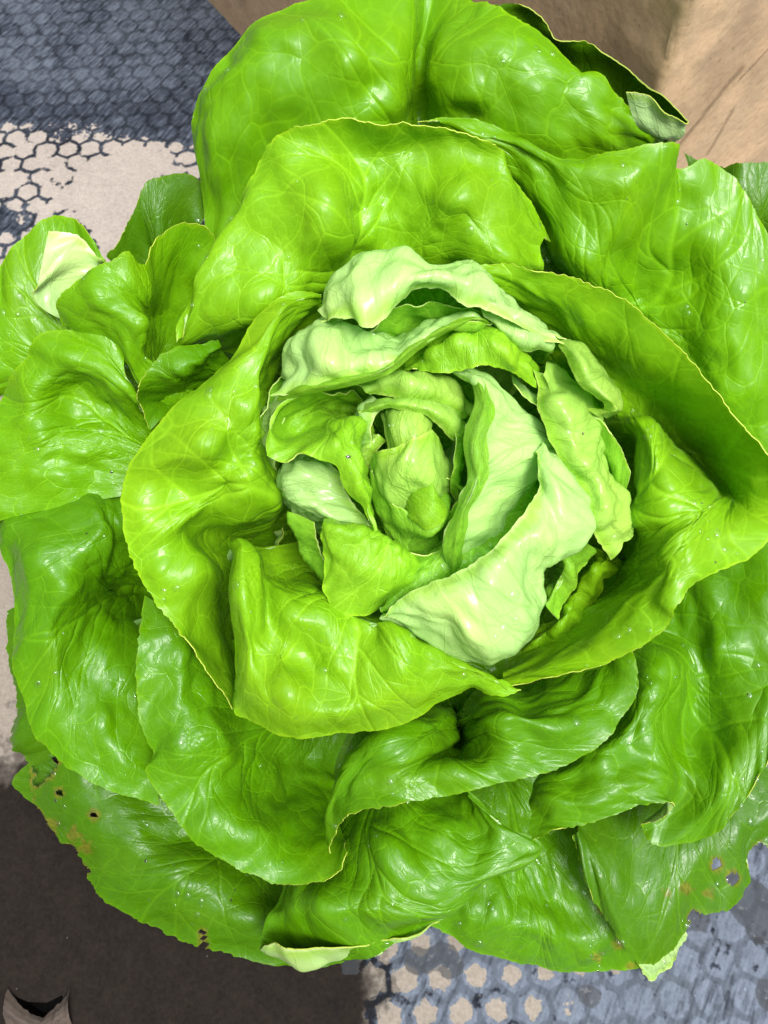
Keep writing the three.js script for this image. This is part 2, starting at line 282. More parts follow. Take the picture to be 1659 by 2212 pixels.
const edgeMat = (c) => new THREE.MeshPhysicalMaterial({ color: new THREE.Color().setRGB(...c), roughness: 0.7 });
// kinds of leaf, own greens plus dimmer light on low leaves put into dark and outer tints: [upper side tint, underside tint, cut edge, share of light let through]
const KIND = {
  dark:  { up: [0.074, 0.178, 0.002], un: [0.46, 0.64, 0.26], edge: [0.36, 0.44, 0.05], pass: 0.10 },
  outer: { up: [0.108, 0.262, 0.0025], un: [0.46, 0.66, 0.22], edge: [0.44, 0.52, 0.06], pass: 0.12 },
  mid:   { up: [0.174, 0.372, 0.004], un: [0.48, 0.68, 0.24], edge: [0.42, 0.50, 0.05], pass: 0.18 },
  ring:  { up: [0.275, 0.510, 0.012], un: [0.52, 0.76, 0.26], edge: [0.46, 0.56, 0.06], pass: 0.28 },
  heart: { up: [0.400, 0.700, 0.070], un: [0.64, 0.88, 0.30], edge: [0.58, 0.74, 0.18], pass: 0.42 },
  lime:  { up: [0.410, 0.705, 0.040], un: [0.52, 0.78, 0.13], edge: [0.58, 0.74, 0.14], pass: 0.42 },
};
const mats = {};
function leafMats(kind, v) {
  const key = kind + v; if (mats[key]) return mats[key];
  const K = KIND[kind], S = skins[v];
  const mk = (c, map, gloss) => new THREE.MeshPhysicalMaterial({ color: new THREE.Color().setRGB(...c), map, bumpMap: S.bump, bumpScale: gloss > 0.9 ? 0.0007 : -0.0008, roughness: gloss > 0.9 ? 1 : 1, roughnessMap: gloss > 0.9 ? skinRough : null, specularIntensity: gloss > 0.9 ? 0.46 : 0, transmission: K.pass, thickness: 0, clearcoat: gloss > 0.9 ? 0.12 : 0.8, clearcoatRoughness: gloss > 0.9 ? 1 : 0.6, clearcoatRoughnessMap: gloss > 0.9 ? coatRough : skinRough, vertexColors: true, side: THREE.DoubleSide });
  return mats[key] = [mk(K.up.map((x) => x / 0.68), S.up, 1), mk(K.un.map((x) => x / 0.82), S.under, 0.7), edgeMat(K.edge)];
}

// ---------------------------------------------------------------- leaves
const lettuce = new THREE.Group(); lettuce.name = 'lettuce';
tag(lettuce, 'fresh green butterhead lettuce, wet, with an open heart, leaning on the block', 'lettuce');
const BASE = at(880, 1180, -30); lettuce.position.copy(BASE);
const dropSites = []; let leafCount = 0;
function along(row, shared) { // chord-length curve through a row of points
  const P = row.map(([x, y, d]) => at(x, y, d)); const t = [0];
  for (let i = 1; i < P.length; i++) t.push(t[i - 1] + Math.sqrt(P[i].distanceTo(P[i - 1])) * Math.sqrt(P[i].distanceTo(P[i - 1]) + 0.004));
  const L = t[t.length - 1] || 1; for (let i = 0; i < t.length; i++) t[i] /= L;
  if (shared) return shared === true ? t : (u) => hermite(P, shared, u);
  return (u) => hermite(P, t, u);
}
const hv = [new THREE.Vector3(), new THREE.Vector3()];
function hermite(P, t, u) {
  const n = P.length; if (n === 1) return P[0].clone();
  let i = 0; while (i < n - 2 && u > t[i + 1]) i++;
  const h = t[i + 1] - t[i] || 1e-9, s = Math.min(1, Math.max(0, (u - t[i]) / h));
  const tan = (k, o) => { // finite-difference tangents, weighted by spacing
    if (k === 0) return o.subVectors(P[1], P[0]).divideScalar(t[1] - t[0] || 1e-9);
    if (k === n - 1) return o.subVectors(P[n - 1], P[n - 2]).divideScalar(t[n - 1] - t[n - 2] || 1e-9);
    const a = t[k] - t[k - 1] || 1e-9, b = t[k + 1] - t[k] || 1e-9;
    o.subVectors(P[k], P[k - 1]).multiplyScalar(b / a).addScaledVector(P[k + 1], a / b).addScaledVector(P[k], -a / b); return o.divideScalar(a + b);
  };
  const m0 = tan(i, hv[0]), m1 = tan(i + 1, hv[1]), s2 = s * s, s3 = s2 * s;
  return new THREE.Vector3().addScaledVector(P[i], 2 * s3 - 3 * s2 + 1).addScaledVector(m0, h * (s3 - 2 * s2 + s)).addScaledVector(P[i + 1], -2 * s3 + 3 * s2).addScaledVector(m1, h * (s3 - s2));
}
// rows run from the leaf's foot to its margin; each row runs clockwise round the heart
function leaf(name, kind, rows, o = {}) {
  const heart = name === 'heart_leaf';
  const { dz = 0, bump = kind === 'dark' ? 2.6 : 3.8, wl = heart ? 14 : 32, dome = heart ? 1.3 : kind === 'dark' ? 1.0 : 1.7, step = 1.25, flip = false, ruffle = heart ? 2.0 : 1.5, holes = [], brown = [], lumps = [], label, edge = heart ? 0.6 : 0.9 } = o, id = leafCount++, v = o.v ?? id % VAR, S = skins[v];
  const lifted = rows.map((r) => r.map(([x, y, d]) => [x, y, d + dz]));
  let knots; if (o.par) { const K0 = lifted.map((r) => along(r, true)); knots = K0[0].map((_, i) => K0.reduce((t, k) => t + k[i], 0) / K0.length); }
  const C = lifted.map((r) => along(r, knots));
  // knots in v from the mean distance between rows
  const kn = [0]; for (let i = 1; i < C.length; i++) { let s = 0; for (let k = 0; k <= 8; k++) s += C[i](k / 8).distanceTo(C[i - 1](k / 8)); kn.push(kn[i - 1] + s / 9); }
  const Lv = kn[kn.length - 1], K = kn.map((x) => x / Lv);
  let Lu = 0; for (const c of C) { let s = 0; for (let k = 1; k <= 24; k++) s += c(k / 24).distanceTo(c((k - 1) / 24)); Lu = Math.max(Lu, s); }
  const nu = Math.max(12, Math.round(Lu * 1000 / step)), nv = Math.max(10, Math.round(Lv * 1000 / step)), W = nv + 1;
  const G = [];
  for (let i = 0; i <= nu; i++) { const P = C.map((c) => c(i / nu)); for (let j = 0; j <= nv; j++) G.push(hermite(P, K, j / nv)); }
  const normal = (i, j, out) => {
    const a = G[Math.min(nu, i + 1) * W + j], b = G[Math.max(0, i - 1) * W + j], c = G[i * W + Math.min(nv, j + 1)], d = G[i * W + Math.max(0, j - 1)];
    const x1 = a.x - b.x, y1 = a.y - b.y, z1 = a.z - b.z, x2 = c.x - d.x, y2 = c.y - d.y, z2 = c.z - d.z;
    out.set(y1 * z2 - z1 * y2, z1 * x2 - x1 * z2, x1 * y2 - y1 * x2); const l = out.length(); return l > 1e-12 ? out.divideScalar(l) : out.set(0, 1, 0);
  };
  const sgn = flip ? -1 : 1, Nn = [], n0 = new THREE.Vector3();
  const wide = []; for (let j = 0; j <= nv; j++) { let t = 0; for (let i = 1; i <= nu; i++) t += G[i * W + j].distanceTo(G[(i - 1) * W + j]); wide.push(t * 1000); }
  const mmU = Lu * 1000, mmV = Lv * 1000, seed = id * 3.77;
  const D = G.map((p, q) => {
    const i = Math.floor(q / W), j = q % W, u = i / nu, w = j / nv; normal(i, j, n0);
    const wr = wide[j] / mmU, x = (u - 0.5) * wide[j] + mmU, y = w * mmV, out = sstep(0.02, 0.35, w) * sstep(0.08, 0.75, wr), tip = sstep(0.75, 1, w);
    let h = bump * (heart ? 1.25 : 1) * out * (0.9 * noise(x / wl, y / wl, seed) + 0.5 * noise(2 * x / wl, 2 * y / wl, seed + 5) + 0.10 * noise(5 * x / wl, 5 * y / wl, seed + 9));
    h += dome * out * (1 - 0.6 * tip) * (1.5 * (S.dome(u, w) - 0.5) - (heart ? 0.45 : 0.75) * S.main(u, w));
    h += ruffle * tip * tip * (noise(x / 17, 0.3, seed + 20) + 0.35 * noise(x / 7, 0.3, seed + 22));
    if (lumps.length && w > 0.3) { const [X, Y] = survey(p); for (const [lx, ly, lr, lh] of lumps) { const q2 = ((X - lx) ** 2 + (Y - ly) ** 2) / (lr * lr); if (q2 < 8) h += lh * 0.72 * Math.exp(-q2 * (1 + 0.35 * noise(X / lr, Y / lr, seed + 50))); } }
    const r = p.clone().addScaledVector(n0, sgn * h / 1000);
    if (j > nv - 3) { const c = C[C.length - 1](u), prev = G[i * W + Math.max(0, j - 2)]; const t = Math.max(-0.4, noise(x / 2.2, 1, seed) * 0.9 + noise(x / 7, 1, seed + 4) * 0.9) * edge; const dir = new THREE.Vector3().subVectors(G[i * W + nv], G[i * W + nv - 1]).normalize(); r.addScaledVector(dir, (j - (nv - 3)) / 3 * t / 1000); }
    return r;
  });
  G.length = 0; G.push(...D);
  const px = [], hit = [];
  const need = holes.length || brown.length;
  for (let q = 0; q < G.length; q++) { if (need) px.push(survey(G[q])); }
  const scorch = new Float32Array(G.length), gone = new Uint8Array(G.length);
  if (need) for (let q = 0; q < G.length; q++) {
    const [X, Y] = px[q];
    for (const [hx, hy, hr] of holes) { const d = Math.hypot(X - hx, Y - hy) + hr * 0.55 * noise(X / (hr * 0.8 + 3), Y / (hr * 0.8 + 3), seed) + 2.5 * noise(X / 4, Y / 4, 3); if (d < hr) gone[q] = 1; scorch[q] = Math.max(scorch[q], 1 - sstep(hr, hr + 12, d)); }
    for (const [hx, hy, hr] of brown) { const d = Math.hypot(X - hx, Y - hy) + hr * 0.6 * noise(X / (hr * 0.5), Y / (hr * 0.5), seed + 2) + 2 * noise(X / 3, Y / 3, 3); scorch[q] = Math.max(scorch[q], 0.85 * (1 - sstep(hr * 0.5, hr, d))); }
  }
  const pos = [], uv = [], col = [], T = 0.00022, nA = [];
  for (let q = 0; q < G.length; q++) nA.push(normal(Math.floor(q / W), q % W, new THREE.Vector3()).clone());
  const b = BASE;
  for (const side of [1, -1]) for (let q = 0; q < G.length; q++) {
    const i = Math.floor(q / W), j = q % W, u = i / nu, w = j / nv, p = G[q], n = nA[q];
    pos.push(p.x + n.x * sgn * side * T - b.x, p.y + n.y * sgn * side * T - b.y, p.z + n.z * sgn * side * T - b.z); uv.push(u, w);
    const x = u * mmU, y = w * mmV, rim = sstep(1.3, 0.4, mmV - y + 0.6 * noise(x / 4, 2, seed)) * Math.min(1, Math.max(0.25, 0.7 + 0.8 * noise(x / 14, 7, seed))), yel = 0.55 * sstep(0.55, 1, w) * sstep(-0.1, 0.5, fbm(x / 40, y / 40, seed + 31, 2));
    const pale = sstep(0.45, 0.05, w) * 0.5, tone = 1 + 0.10 * noise(x / 55, y / 55, seed + 41), s = scorch[q];
    let r = tone * (1 + 0.22 * yel + 0.5 * pale), g = tone * (1 + 0.02 * yel + 0.28 * pale), bl = tone * (1 - 0.1 * yel + 1.2 * pale);
    if (side < 0) { const band = sstep(5, 1.5, mmV - y + 1.6 * noise(x / 5, 5, seed)); r *= mix(1, 0.88, band); g *= mix(1, 0.97, band); bl *= mix(1, 0.5, band); }
    r = mix(r, 1.55, rim); g = mix(g, 1.22, rim); bl = mix(bl, 1.5, rim);
    const bn = 0.8 + 0.5 * noise(x / 2, y / 2, 4); if (side > 0) { r = mix(r, 3.0 * bn, s); g = mix(g, 1.05 * bn, s); bl = mix(bl, 13 * bn, s); } else { r = mix(r, 0.75 * bn, s); g = mix(g, 0.42 * bn, s); bl = mix(bl, 0.45 * bn, s); }
    col.push(r, g, bl);
  }
  const idxA = [], idxB = [], off = G.length, alive = (i, j) => !(gone[i * W + j] || gone[(i + 1) * W + j] || gone[i * W + j + 1] || gone[(i + 1) * W + j + 1]);
  for (let i = 0; i < nu; i++) for (let j = 0; j < nv; j++) if (alive(i, j)) {
    const a = i * W + j, c = a + W; 
    const f = (A, x, y, z) => A.push(x, y, z);
    if (sgn > 0) { f(idxA, a, c, a + 1); f(idxA, c, c + 1, a + 1); f(idxB, off + a, off + a + 1, off + c); f(idxB, off + c, off + a + 1, off + c + 1); }
    else { f(idxA, a, a + 1, c); f(idxA, c, a + 1, c + 1); f(idxB, off + a, off + c, off + a + 1); f(idxB, off + c, off + c + 1, off + a + 1); }
  }
  // cut edge closing the two skins: own vertices
  const idxC = [], ring = [];
  for (let i = 0; i < nu; i++) if (alive(i, nv - 1)) ring.push([i * W + nv, (i + 1) * W + nv]);
  for (let j = 0; j < nv; j++) { if (alive(0, j)) ring.push([j + 1, j]); if (alive(nu - 1, j)) ring.push([nu * W + j, nu * W + j + 1]); }
  for (const [a, c] of ring) { const k = pos.length / 3; for (const q of [a, c, a + off, c + off]) { pos.push(pos[q * 3], pos[q * 3 + 1], pos[q * 3 + 2]); uv.push(uv[q * 2], uv[q * 2 + 1]); col.push(1, 1, 1); } idxC.push(k, k + 1, k + 2, k + 1, k + 3, k + 2); }
  const g = new THREE.BufferGeometry();
  g.setAttribute('position', new THREE.Float32BufferAttribute(pos, 3)); g.setAttribute('uv', new THREE.Float32BufferAttribute(uv, 2)); g.setAttribute('color', new THREE.Float32BufferAttribute(col, 3));
  const all = new Uint32Array(idxA.length + idxB.length + idxC.length); all.set(idxA); all.set(idxB, idxA.length); all.set(idxC, idxA.length + idxB.length);
  g.setIndex(new THREE.BufferAttribute(all, 1)); g.computeVertexNormals();
  g.addGroup(0, idxA.length, 0); g.addGroup(idxA.length, idxB.length, 1); g.addGroup(idxA.length + idxB.length, idxC.length, 2);
  const m = new THREE.Mesh(g, leafMats(kind, v)); m.name = name; m.castShadow = m.receiveShadow = true; if (label) m.userData.label = label;
  lettuce.add(m);
  // remember places where a drop can sit
  const view = new THREE.Vector3(0, CA, SA), dr = rng(4000 + id * 13), want = Math.round(mmU * mmV / 120 * (o.wet ?? 1));
  for (let k = 0; k < want; k++) { const q = Math.floor(dr() * G.length); if (gone[q]) continue; const n = nA[q].clone().multiplyScalar(n0.copy(nA[q]).dot(view) > 0 ? 1 : -1); if (n.y > 0.45 && n.dot(view) > 0.35 && noise(G[q].x * 38, G[q].z * 38, 5) + 0.5 * noise(G[q].x * 110, G[q].z * 110, 8) > 0.12) dropSites.push([G[q].clone().addScaledVector(n, 0.00022), n]); }
  return all.length / 3;
}
let TRI = 0;
const put = (...a) => { TRI += leaf(...a); };

// --- outermost leaves
put('outer_leaf', 'dark', [  // back leaf at the block, its shade put into the dark tint
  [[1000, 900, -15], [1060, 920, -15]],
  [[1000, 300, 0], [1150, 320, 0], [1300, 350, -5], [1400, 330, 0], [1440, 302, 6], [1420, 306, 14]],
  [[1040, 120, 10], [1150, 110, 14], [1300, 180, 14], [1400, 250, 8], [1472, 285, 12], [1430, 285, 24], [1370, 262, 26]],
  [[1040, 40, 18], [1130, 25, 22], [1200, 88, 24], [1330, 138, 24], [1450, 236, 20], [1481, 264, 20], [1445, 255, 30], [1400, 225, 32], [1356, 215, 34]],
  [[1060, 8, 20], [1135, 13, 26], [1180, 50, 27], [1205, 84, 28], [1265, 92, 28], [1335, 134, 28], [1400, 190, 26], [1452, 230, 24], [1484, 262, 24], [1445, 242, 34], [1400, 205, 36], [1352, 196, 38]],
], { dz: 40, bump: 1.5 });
put('outer_leaf', 'dark', [
  [[1200, 800, -15], [1250, 850, -15]],
  [[1450, 480, 0], [1600, 560, 0], [1720, 700, 0]],
  [[1500, 400, 10], [1590, 430, 22], [1680, 450, 22], [1760, 520, 14]],
  [[1478, 330, 14], [1560, 365, 18], [1600, 353, 26], [1660, 353, 26], [1740, 400, 22], [1790, 520, 15]],
], { dz: 14 });
put('outer_leaf', 'mid', [
  [[820, 1000, 0], [880, 990, 0], [940, 1000, 0]],
  [[560, 640, 5], [720, 560, 15], [900, 520, -5], [1050, 520, 12], [1230, 560, 5]],
  [[440, 500, 15], [560, 330, 38], [740, 290, 45], [860, 280, 38], [905, 280, 6], [955, 270, 26], [1060, 290, 38], [1250, 330, 34], [1400, 380, 15]],
  [[424, 340, 28], [490, 170, 50], [640, 90, 60], [800, 100, 58], [885, 120, 46], [908, 130, 24], [935, 120, 40], [1060, 120, 54], [1240, 215, 48], [1410, 320, 30]],
  [[412, 310, 26], [418, 240, 32], [440, 180, 38], [480, 110, 42], [545, 58, 46], [640, 5, 48], [760, -40, 48], [880, -50, 40], [920, -45, 34], [1000, -8, 42], [1060, 10, 46], [1130, 58, 48], [1200, 112, 48], [1256, 166, 46], [1282, 160, 46], [1330, 198, 44], [1382, 252, 40], [1428, 302, 30]],
], { dz: 18, dome: 1.4, v: 0, lumps: [[600, 200, 60, 4], [790, 190, 50, -6], [750, 150, 50, 4], [840, 235, 40, 5], [1000, 205, 45, 6], [1015, 245, 25, -7], [1160, 260, 60, 3], [1300, 290, 40, 4], [520, 300, 60, 4], [480, 440, 50, -6], [660, 120, 40, -4]] });
put('outer_leaf', 'mid', [
  [[640, 1050, -5], [650, 1000, -5], [660, 960, -5]],
  [[200, 880, 15], [250, 820, 18], [300, 760, 18]],
  [[0, 860, 22], [60, 780, 32], [130, 720, 34], [180, 680, 30], [175, 650, 36], [130, 646, 44], [78, 652, 50]],
  [[-60, 880, 28], [0, 720, 36], [60, 620, 38], [140, 590, 34], [205, 600, 30], [205, 598, 40], [150, 580, 48], [84, 600, 54]],
  [[-70, 860, 30], [-50, 690, 34], [0, 580, 36], [58, 502, 38], [110, 466, 40], [165, 476, 40], [202, 520, 38], [226, 560, 34], [218, 562, 42], [172, 512, 48], [106, 500, 52]],
], { bump: 2.7 });
put('outer_leaf', 'dark', [
  [[680, 960, -8], [720, 920, -8]],
  [[360, 700, 5], [400, 680, 5], [440, 650, 5]],
  [[270, 590, 20], [310, 530, 26], [340, 470, 34], [390, 450, 30], [430, 500, 26]],
  [[228, 552, 30], [262, 510, 32], [292, 450, 36], [320, 392, 38], [378, 375, 40], [420, 381, 38], [440, 470, 30]],
]);
put('outer_leaf', 'mid', [
  [[640, 1000, 5], [650, 950, 5], [680, 920, 5], [700, 900, 5]],
  [[310, 850, 50], [303, 800, 56], [310, 760, 60], [330, 770, 40], [360, 800, 14], [420, 780, 10]],
  [[250, 760, 58], [260, 710, 66], [300, 690, 68], [325, 690, 52], [350, 690, 24], [400, 680, 22], [440, 660, 24]],
  [[180, 720, 60], [195, 660, 70], [255, 620, 72], [315, 640, 62], [345, 600, 44], [390, 580, 38], [445, 600, 40]],
  [[135, 700, 58], [126, 656, 66], [165, 617, 69], [205, 588, 70], [240, 566, 72], [276, 545, 72], [310, 575, 64], [340, 512, 56], [400, 486, 54], [452, 502, 50], [470, 570, 42]],
], { bump: 2.7, lumps: [[210, 640, 40, 4], [280, 700, 40, 3]] });
put('outer_leaf', 'mid', [
  [[680, 1130, 0], [680, 1070, 0], [690, 1000, 0]],
  [[280, 1070, 40], [290, 1010, 40], [290, 960, 42], [300, 930, 36], [310, 900, 40], [335, 890, 30]],
  [[140, 1095, 48], [130, 1000, 50], [155, 920, 54], [190, 850, 46], [245, 830, 60], [285, 850, 58], [312, 886, 46]],
  [[0, 1125, 48], [10, 1000, 52], [40, 900, 58], [90, 820, 60], [150, 765, 62], [220, 755, 62], [268, 800, 58]],
  [[-50, 1150, 46], [-60, 1000, 46], [-12, 872, 52], [50, 786, 57], [110, 716, 60], [165, 710, 60], [232, 720, 58], [260, 750, 54]],
], { v: 3, lumps: [[150, 900, 60, -8], [120, 1000, 70, 5], [240, 850, 40, 5], [80, 850, 50, 3], [200, 1020, 40, -4]] });
put('outer_leaf', 'dark', [
  [[650, 1300, -8], [640, 1200, -8]],
  [[220, 1580, 10], [150, 1480, 14], [120, 1350, 16]],
  [[110, 1640, 0], [60, 1590, 6], [60, 1500, 12], [60, 1400, 16], [60, 1300, 18]],
  [[70, 1655, -6], [30, 1615, -2], [32, 1560, 4], [42, 1500, 8], [22, 1410, 12], [18, 1320, 14]],
], { edge: 3 });
put('outer_leaf', 'dark', [
  [[500, 1500, -10], [480, 1450, -10]],
  [[150, 1720, -14], [140, 1660, -12]],
  [[70, 1735, -18], [26, 1692, -17], [60, 1650, -14], [100, 1630, -12]],
], { bump: 1 });
put('outer_leaf', 'outer', [
  [[740, 1280, 0], [720, 1230, 0], [700, 1170, 0], [700, 1110, 0]],
  [[480, 1440, 10], [420, 1390, 10], [352, 1335, -8], [290, 1290, -18], [262, 1232, 26], [270, 1120, 44], [285, 1060, 36]],
  [[380, 1560, 30], [310, 1520, 34], [250, 1430, 36], [200, 1330, 34], [180, 1260, 46], [205, 1150, 56], [160, 1055, 40]],
  [[340, 1680, 42], [230, 1620, 48], [150, 1530, 52], [110, 1420, 56], [90, 1290, 58], [60, 1190, 56], [10, 1090, 42]],
  [[345, 1738, 44], [270, 1718, 46], [200, 1688, 48], [105, 1622, 48], [60, 1540, 48], [36, 1420, 48], [20, 1290, 50], [2, 1190, 46], [-40, 1120, 42]],
], { v: 1, lumps: [[150, 1280, 50, 5], [90, 1220, 40, 5], [120, 1500, 60, -4], [230, 1560, 40, 4], [180, 1440, 40, -4]] });
put('outer_leaf', 'dark', [
  [[820, 1450, -25], [740, 1420, -25], [700, 1360, -25]],
  [[700, 1900, -16], [580, 1880, -12], [460, 1830, -8], [360, 1760, -6], [300, 1690, -8]],
  [[760, 2020, 4], [640, 2000, 6], [500, 1960, 10], [380, 1900, 10], [280, 1840, 6], [190, 1740, 2], [170, 1640, -4]],
  [[775, 2072, 6], [690, 2091, 4], [560, 2080, 4], [430, 2042, 4], [340, 2010, 2], [260, 1962, 0], [190, 1900, -4], [175, 1855, -6], [120, 1805, -10], [75, 1740, -13], [62, 1662, -15], [110, 1600, -15]],
], { dz: 6, v: 2, edge: 1.6, holes: [[440, 2054, 8], [440, 2042, 6], [439, 2028, 5], [438, 2014, 4],  [92, 1662, 20], [115, 1640, 12], [78, 1690, 7], [100, 1812, 20], [150, 1838, 11], [178, 1880, 10], [204, 1760, 6], [60, 1720, 10], [128, 1712, 5], [48, 1680, 16], [80, 1772, 18], [150, 1875, 14], [55, 1745, 12]], brown: [[204, 1760, 16], [132, 1712, 12], [160, 1800, 20], [115, 1780, 16], [185, 1830, 18], [105, 1665, 24]], label: 'torn low leaf with brown nibbled holes at its left end', lumps: [[300, 1800, 50, 4], [420, 1880, 50, 4], [220, 1750, 40, -3], [520, 1960, 50, 3]] });
put('outer_leaf', 'outer', [
  [[980, 1380, -30], [900, 1400, -30]],
  [[1230, 1740, -12], [1120, 1710, -14], [960, 1650, -14]],
  [[1290, 1880, 8], [1200, 1885, 2], [1110, 1880, 2], [990, 1820, 4]],
  [[1350, 2010, 12], [1250, 2040, 14], [1150, 2015, 16], [1060, 1975, 16], [985, 1930, 12]],
  [[1385, 2085, 6], [1340, 2098, 6], [1280, 2106, 6], [1180, 2098, 6], [1060, 2062, 8], [950, 2012, 12], [915, 1985, 12]],
], { dz: 4, v: 4, brown: [[1300, 1960, 16], [1335, 2040, 14], [1362, 2086, 12], [1290, 2068, 14]], lumps: [[1100, 1900, 50, 4], [1250, 1980, 50, -4], [1180, 1980, 40, 3]] });
put('outer_leaf', 'dark', [
  [[1020, 1260, -30], [980, 1320, -30]],
  [[1450, 1500, -15], [1350, 1560, -12], [1250, 1560, -14]],
  [[1640, 1640, 4], [1500, 1720, 10], [1420, 1790, 14], [1340, 1790, 18], [1265, 1740, 10]],
  [[1720, 1720, 10], [1600, 1790, 16], [1520, 1860, 20], [1430, 1940, 26], [1360, 1950, 30], [1300, 1880, 32], [1250, 1790, 24]],
  [[1760, 1790, 10], [1670, 1820, 12], [1618, 1842, 14], [1622, 1908, 14], [1590, 1950, 15], [1540, 1966, 16], [1500, 1985, 18], [1455, 2050, 24], [1392, 2086, 26], [1332, 2018, 28], [1266, 1905, 30], [1240, 1805, 26]],
], { dz: 2, v: 1, edge: 2, holes: [[1548, 1868, 8], [1584, 1896, 10], [1640, 1838, 14], [1500, 1980, 10]], brown: [[1548, 1866, 20], [1580, 1890, 16], [1480, 1918, 16], [1530, 1930, 14], [1440, 1930, 12]], label: 'low leaf at the lower right with nibbled holes and a ragged margin' });
put('outer_leaf', 'outer', [
  [[1340, 1990, 4], [1300, 1950, 4]],
  [[1480, 2012, 10], [1400, 2060, 12], [1380, 2085, 14]],
  [[1466, 2042, 8], [1446, 2092, 2], [1428, 2106, 2], [1412, 2120, 3], [1388, 2100, 10]],
], { bump: 1, flip: true, edge: 2, v: 3 });
put('outer_leaf', 'dark', [
  [[1000, 1300, -34], [900, 1330, -34], [780, 1280, -34]],
  [[1180, 1500, -26], [960, 1560, -26], [690, 1560, -26]],
  [[1230, 1680, -18], [1050, 1800, -16], [800, 1800, -14], [600, 1690, -18]],
], { v: 2 });
// --- big leaves round the lower side
put('outer_leaf', 'outer', [
  [[1010, 1180, 5], [1000, 1250, 5], [960, 1300, 5]],
  [[1250, 1150, -10], [1250, 1250, 0], [1260, 1350, 8], [1240, 1420, 12], [1180, 1470, 10]],
  [[1440, 1080, 5], [1450, 1250, 16], [1455, 1380, 20], [1425, 1440, 44], [1390, 1480, 52], [1320, 1555, 40], [1220, 1600, 32]],
  [[1600, 1080, 20], [1575, 1240, 30], [1560, 1400, 34], [1520, 1540, 28], [1470, 1600, 40], [1420, 1570, 58], [1350, 1610, 60], [1260, 1650, 60], [1180, 1690, 50], [1150, 1710, 44]],
  [[1740, 1100, 34], [1700, 1260, 42], [1680, 1450, 46], [1620, 1600, 48], [1570, 1690, 52], [1510, 1740, 48], [1470, 1720, 44], [1440, 1690, 60], [1380, 1690, 66], [1300, 1720, 66], [1210, 1740, 62], [1146, 1760, 54]],
  [[1830, 1120, 40], [1790, 1300, 48], [1740, 1500, 52], [1659, 1640, 56], [1600, 1730, 56], [1560, 1790, 52], [1480, 1824, 48], [1405, 1820, 46], [1392, 1796, 44], [1440, 1768, 54], [1452, 1735, 66], [1400, 1737, 68], [1290, 1775, 68], [1200, 1793, 64], [1142, 1818, 54]],
], { v: 0, lumps: [[1440, 1440, 50, 8], [1300, 1640, 40, 6], [1240, 1680, 35, -5], [1380, 1640, 40, -4], [1500, 1580, 60, -4], [1580, 1500, 80, 4], [1560, 1400, 40, 6], [1200, 1730, 30, 4]] });
put('outer_leaf', 'outer', [
  [[940, 1400, -10], [880, 1420, -10], [820, 1400, -10]],
  [[930, 1600, 8], [860, 1620, 8], [790, 1640, 8]],
  [[1000, 1690, 24], [900, 1710, 34], [800, 1760, 38], [740, 1800, 28], [660, 1840, 18]],
  [[1020, 1720, 40], [1010, 1780, 46], [900, 1800, 56], [840, 1830, 60], [780, 1860, 54], [690, 1880, 42], [610, 1900, 28]],
  [[1020, 1730, 46], [1060, 1810, 56], [1010, 1880, 62], [900, 1930, 68], [780, 1965, 70], [670, 1960, 60], [580, 1970, 38]],
  [[1012, 1710, 48], [1085, 1782, 54], [1165, 1836, 56], [1150, 1853, 58], [1060, 1910, 60], [980, 1968, 62], [900, 2010, 60], [790, 2066, 48], [690, 2077, 42], [610, 2068, 38], [564, 2046, 38]],
  [[1010, 1707, 48], [1085, 1780, 54], [1172, 1836, 56], [1154, 1858, 57], [1060, 1914, 58], [980, 1972, 59], [900, 2012, 61], [800, 2052, 58], [690, 2042, 58], [605, 2024, 54], [572, 2036, 46]],
], { v: 4, lumps: [[900, 1790, 45, -5], [960, 1780, 40, 6], [840, 1830, 45, 4], [780, 1900, 50, -4], [940, 1890, 60, 3], [700, 1940, 50, 3]] });
put('outer_leaf', 'outer', [
  [[860, 1350, 5], [780, 1300, 5], [720, 1240, 5]],
  [[726, 1660, -12], [664, 1600, -6], [600, 1500, 18], [540, 1440, 20], [500, 1380, 20]],
  [[722, 1740, 14], [650, 1720, 14], [560, 1670, 30], [480, 1590, 50], [450, 1500, 50], [430, 1400, 46], [410, 1330, 40]],
  [[740, 1800, 42], [645, 1825, 46], [540, 1790, 58], [450, 1720, 60], [400, 1640, 62], [375, 1540, 62], [368, 1430, 60], [370, 1320, 52]],
  [[752, 1842, 58], [738, 1882, 60], [690, 1902, 60], [600, 1907, 60], [520, 1880, 60], [420, 1812, 60], [352, 1732, 62], [314, 1656, 62], [325, 1640, 61], [300, 1560, 62], [294, 1450, 62], [302, 1360, 60], [313, 1284, 54]],
], { v: 3, lumps: [[430, 1600, 60, 5], [560, 1700, 60, -3], [420, 1420, 40, 4], [480, 1780, 60, 3], [360, 1500, 40, -3]] });
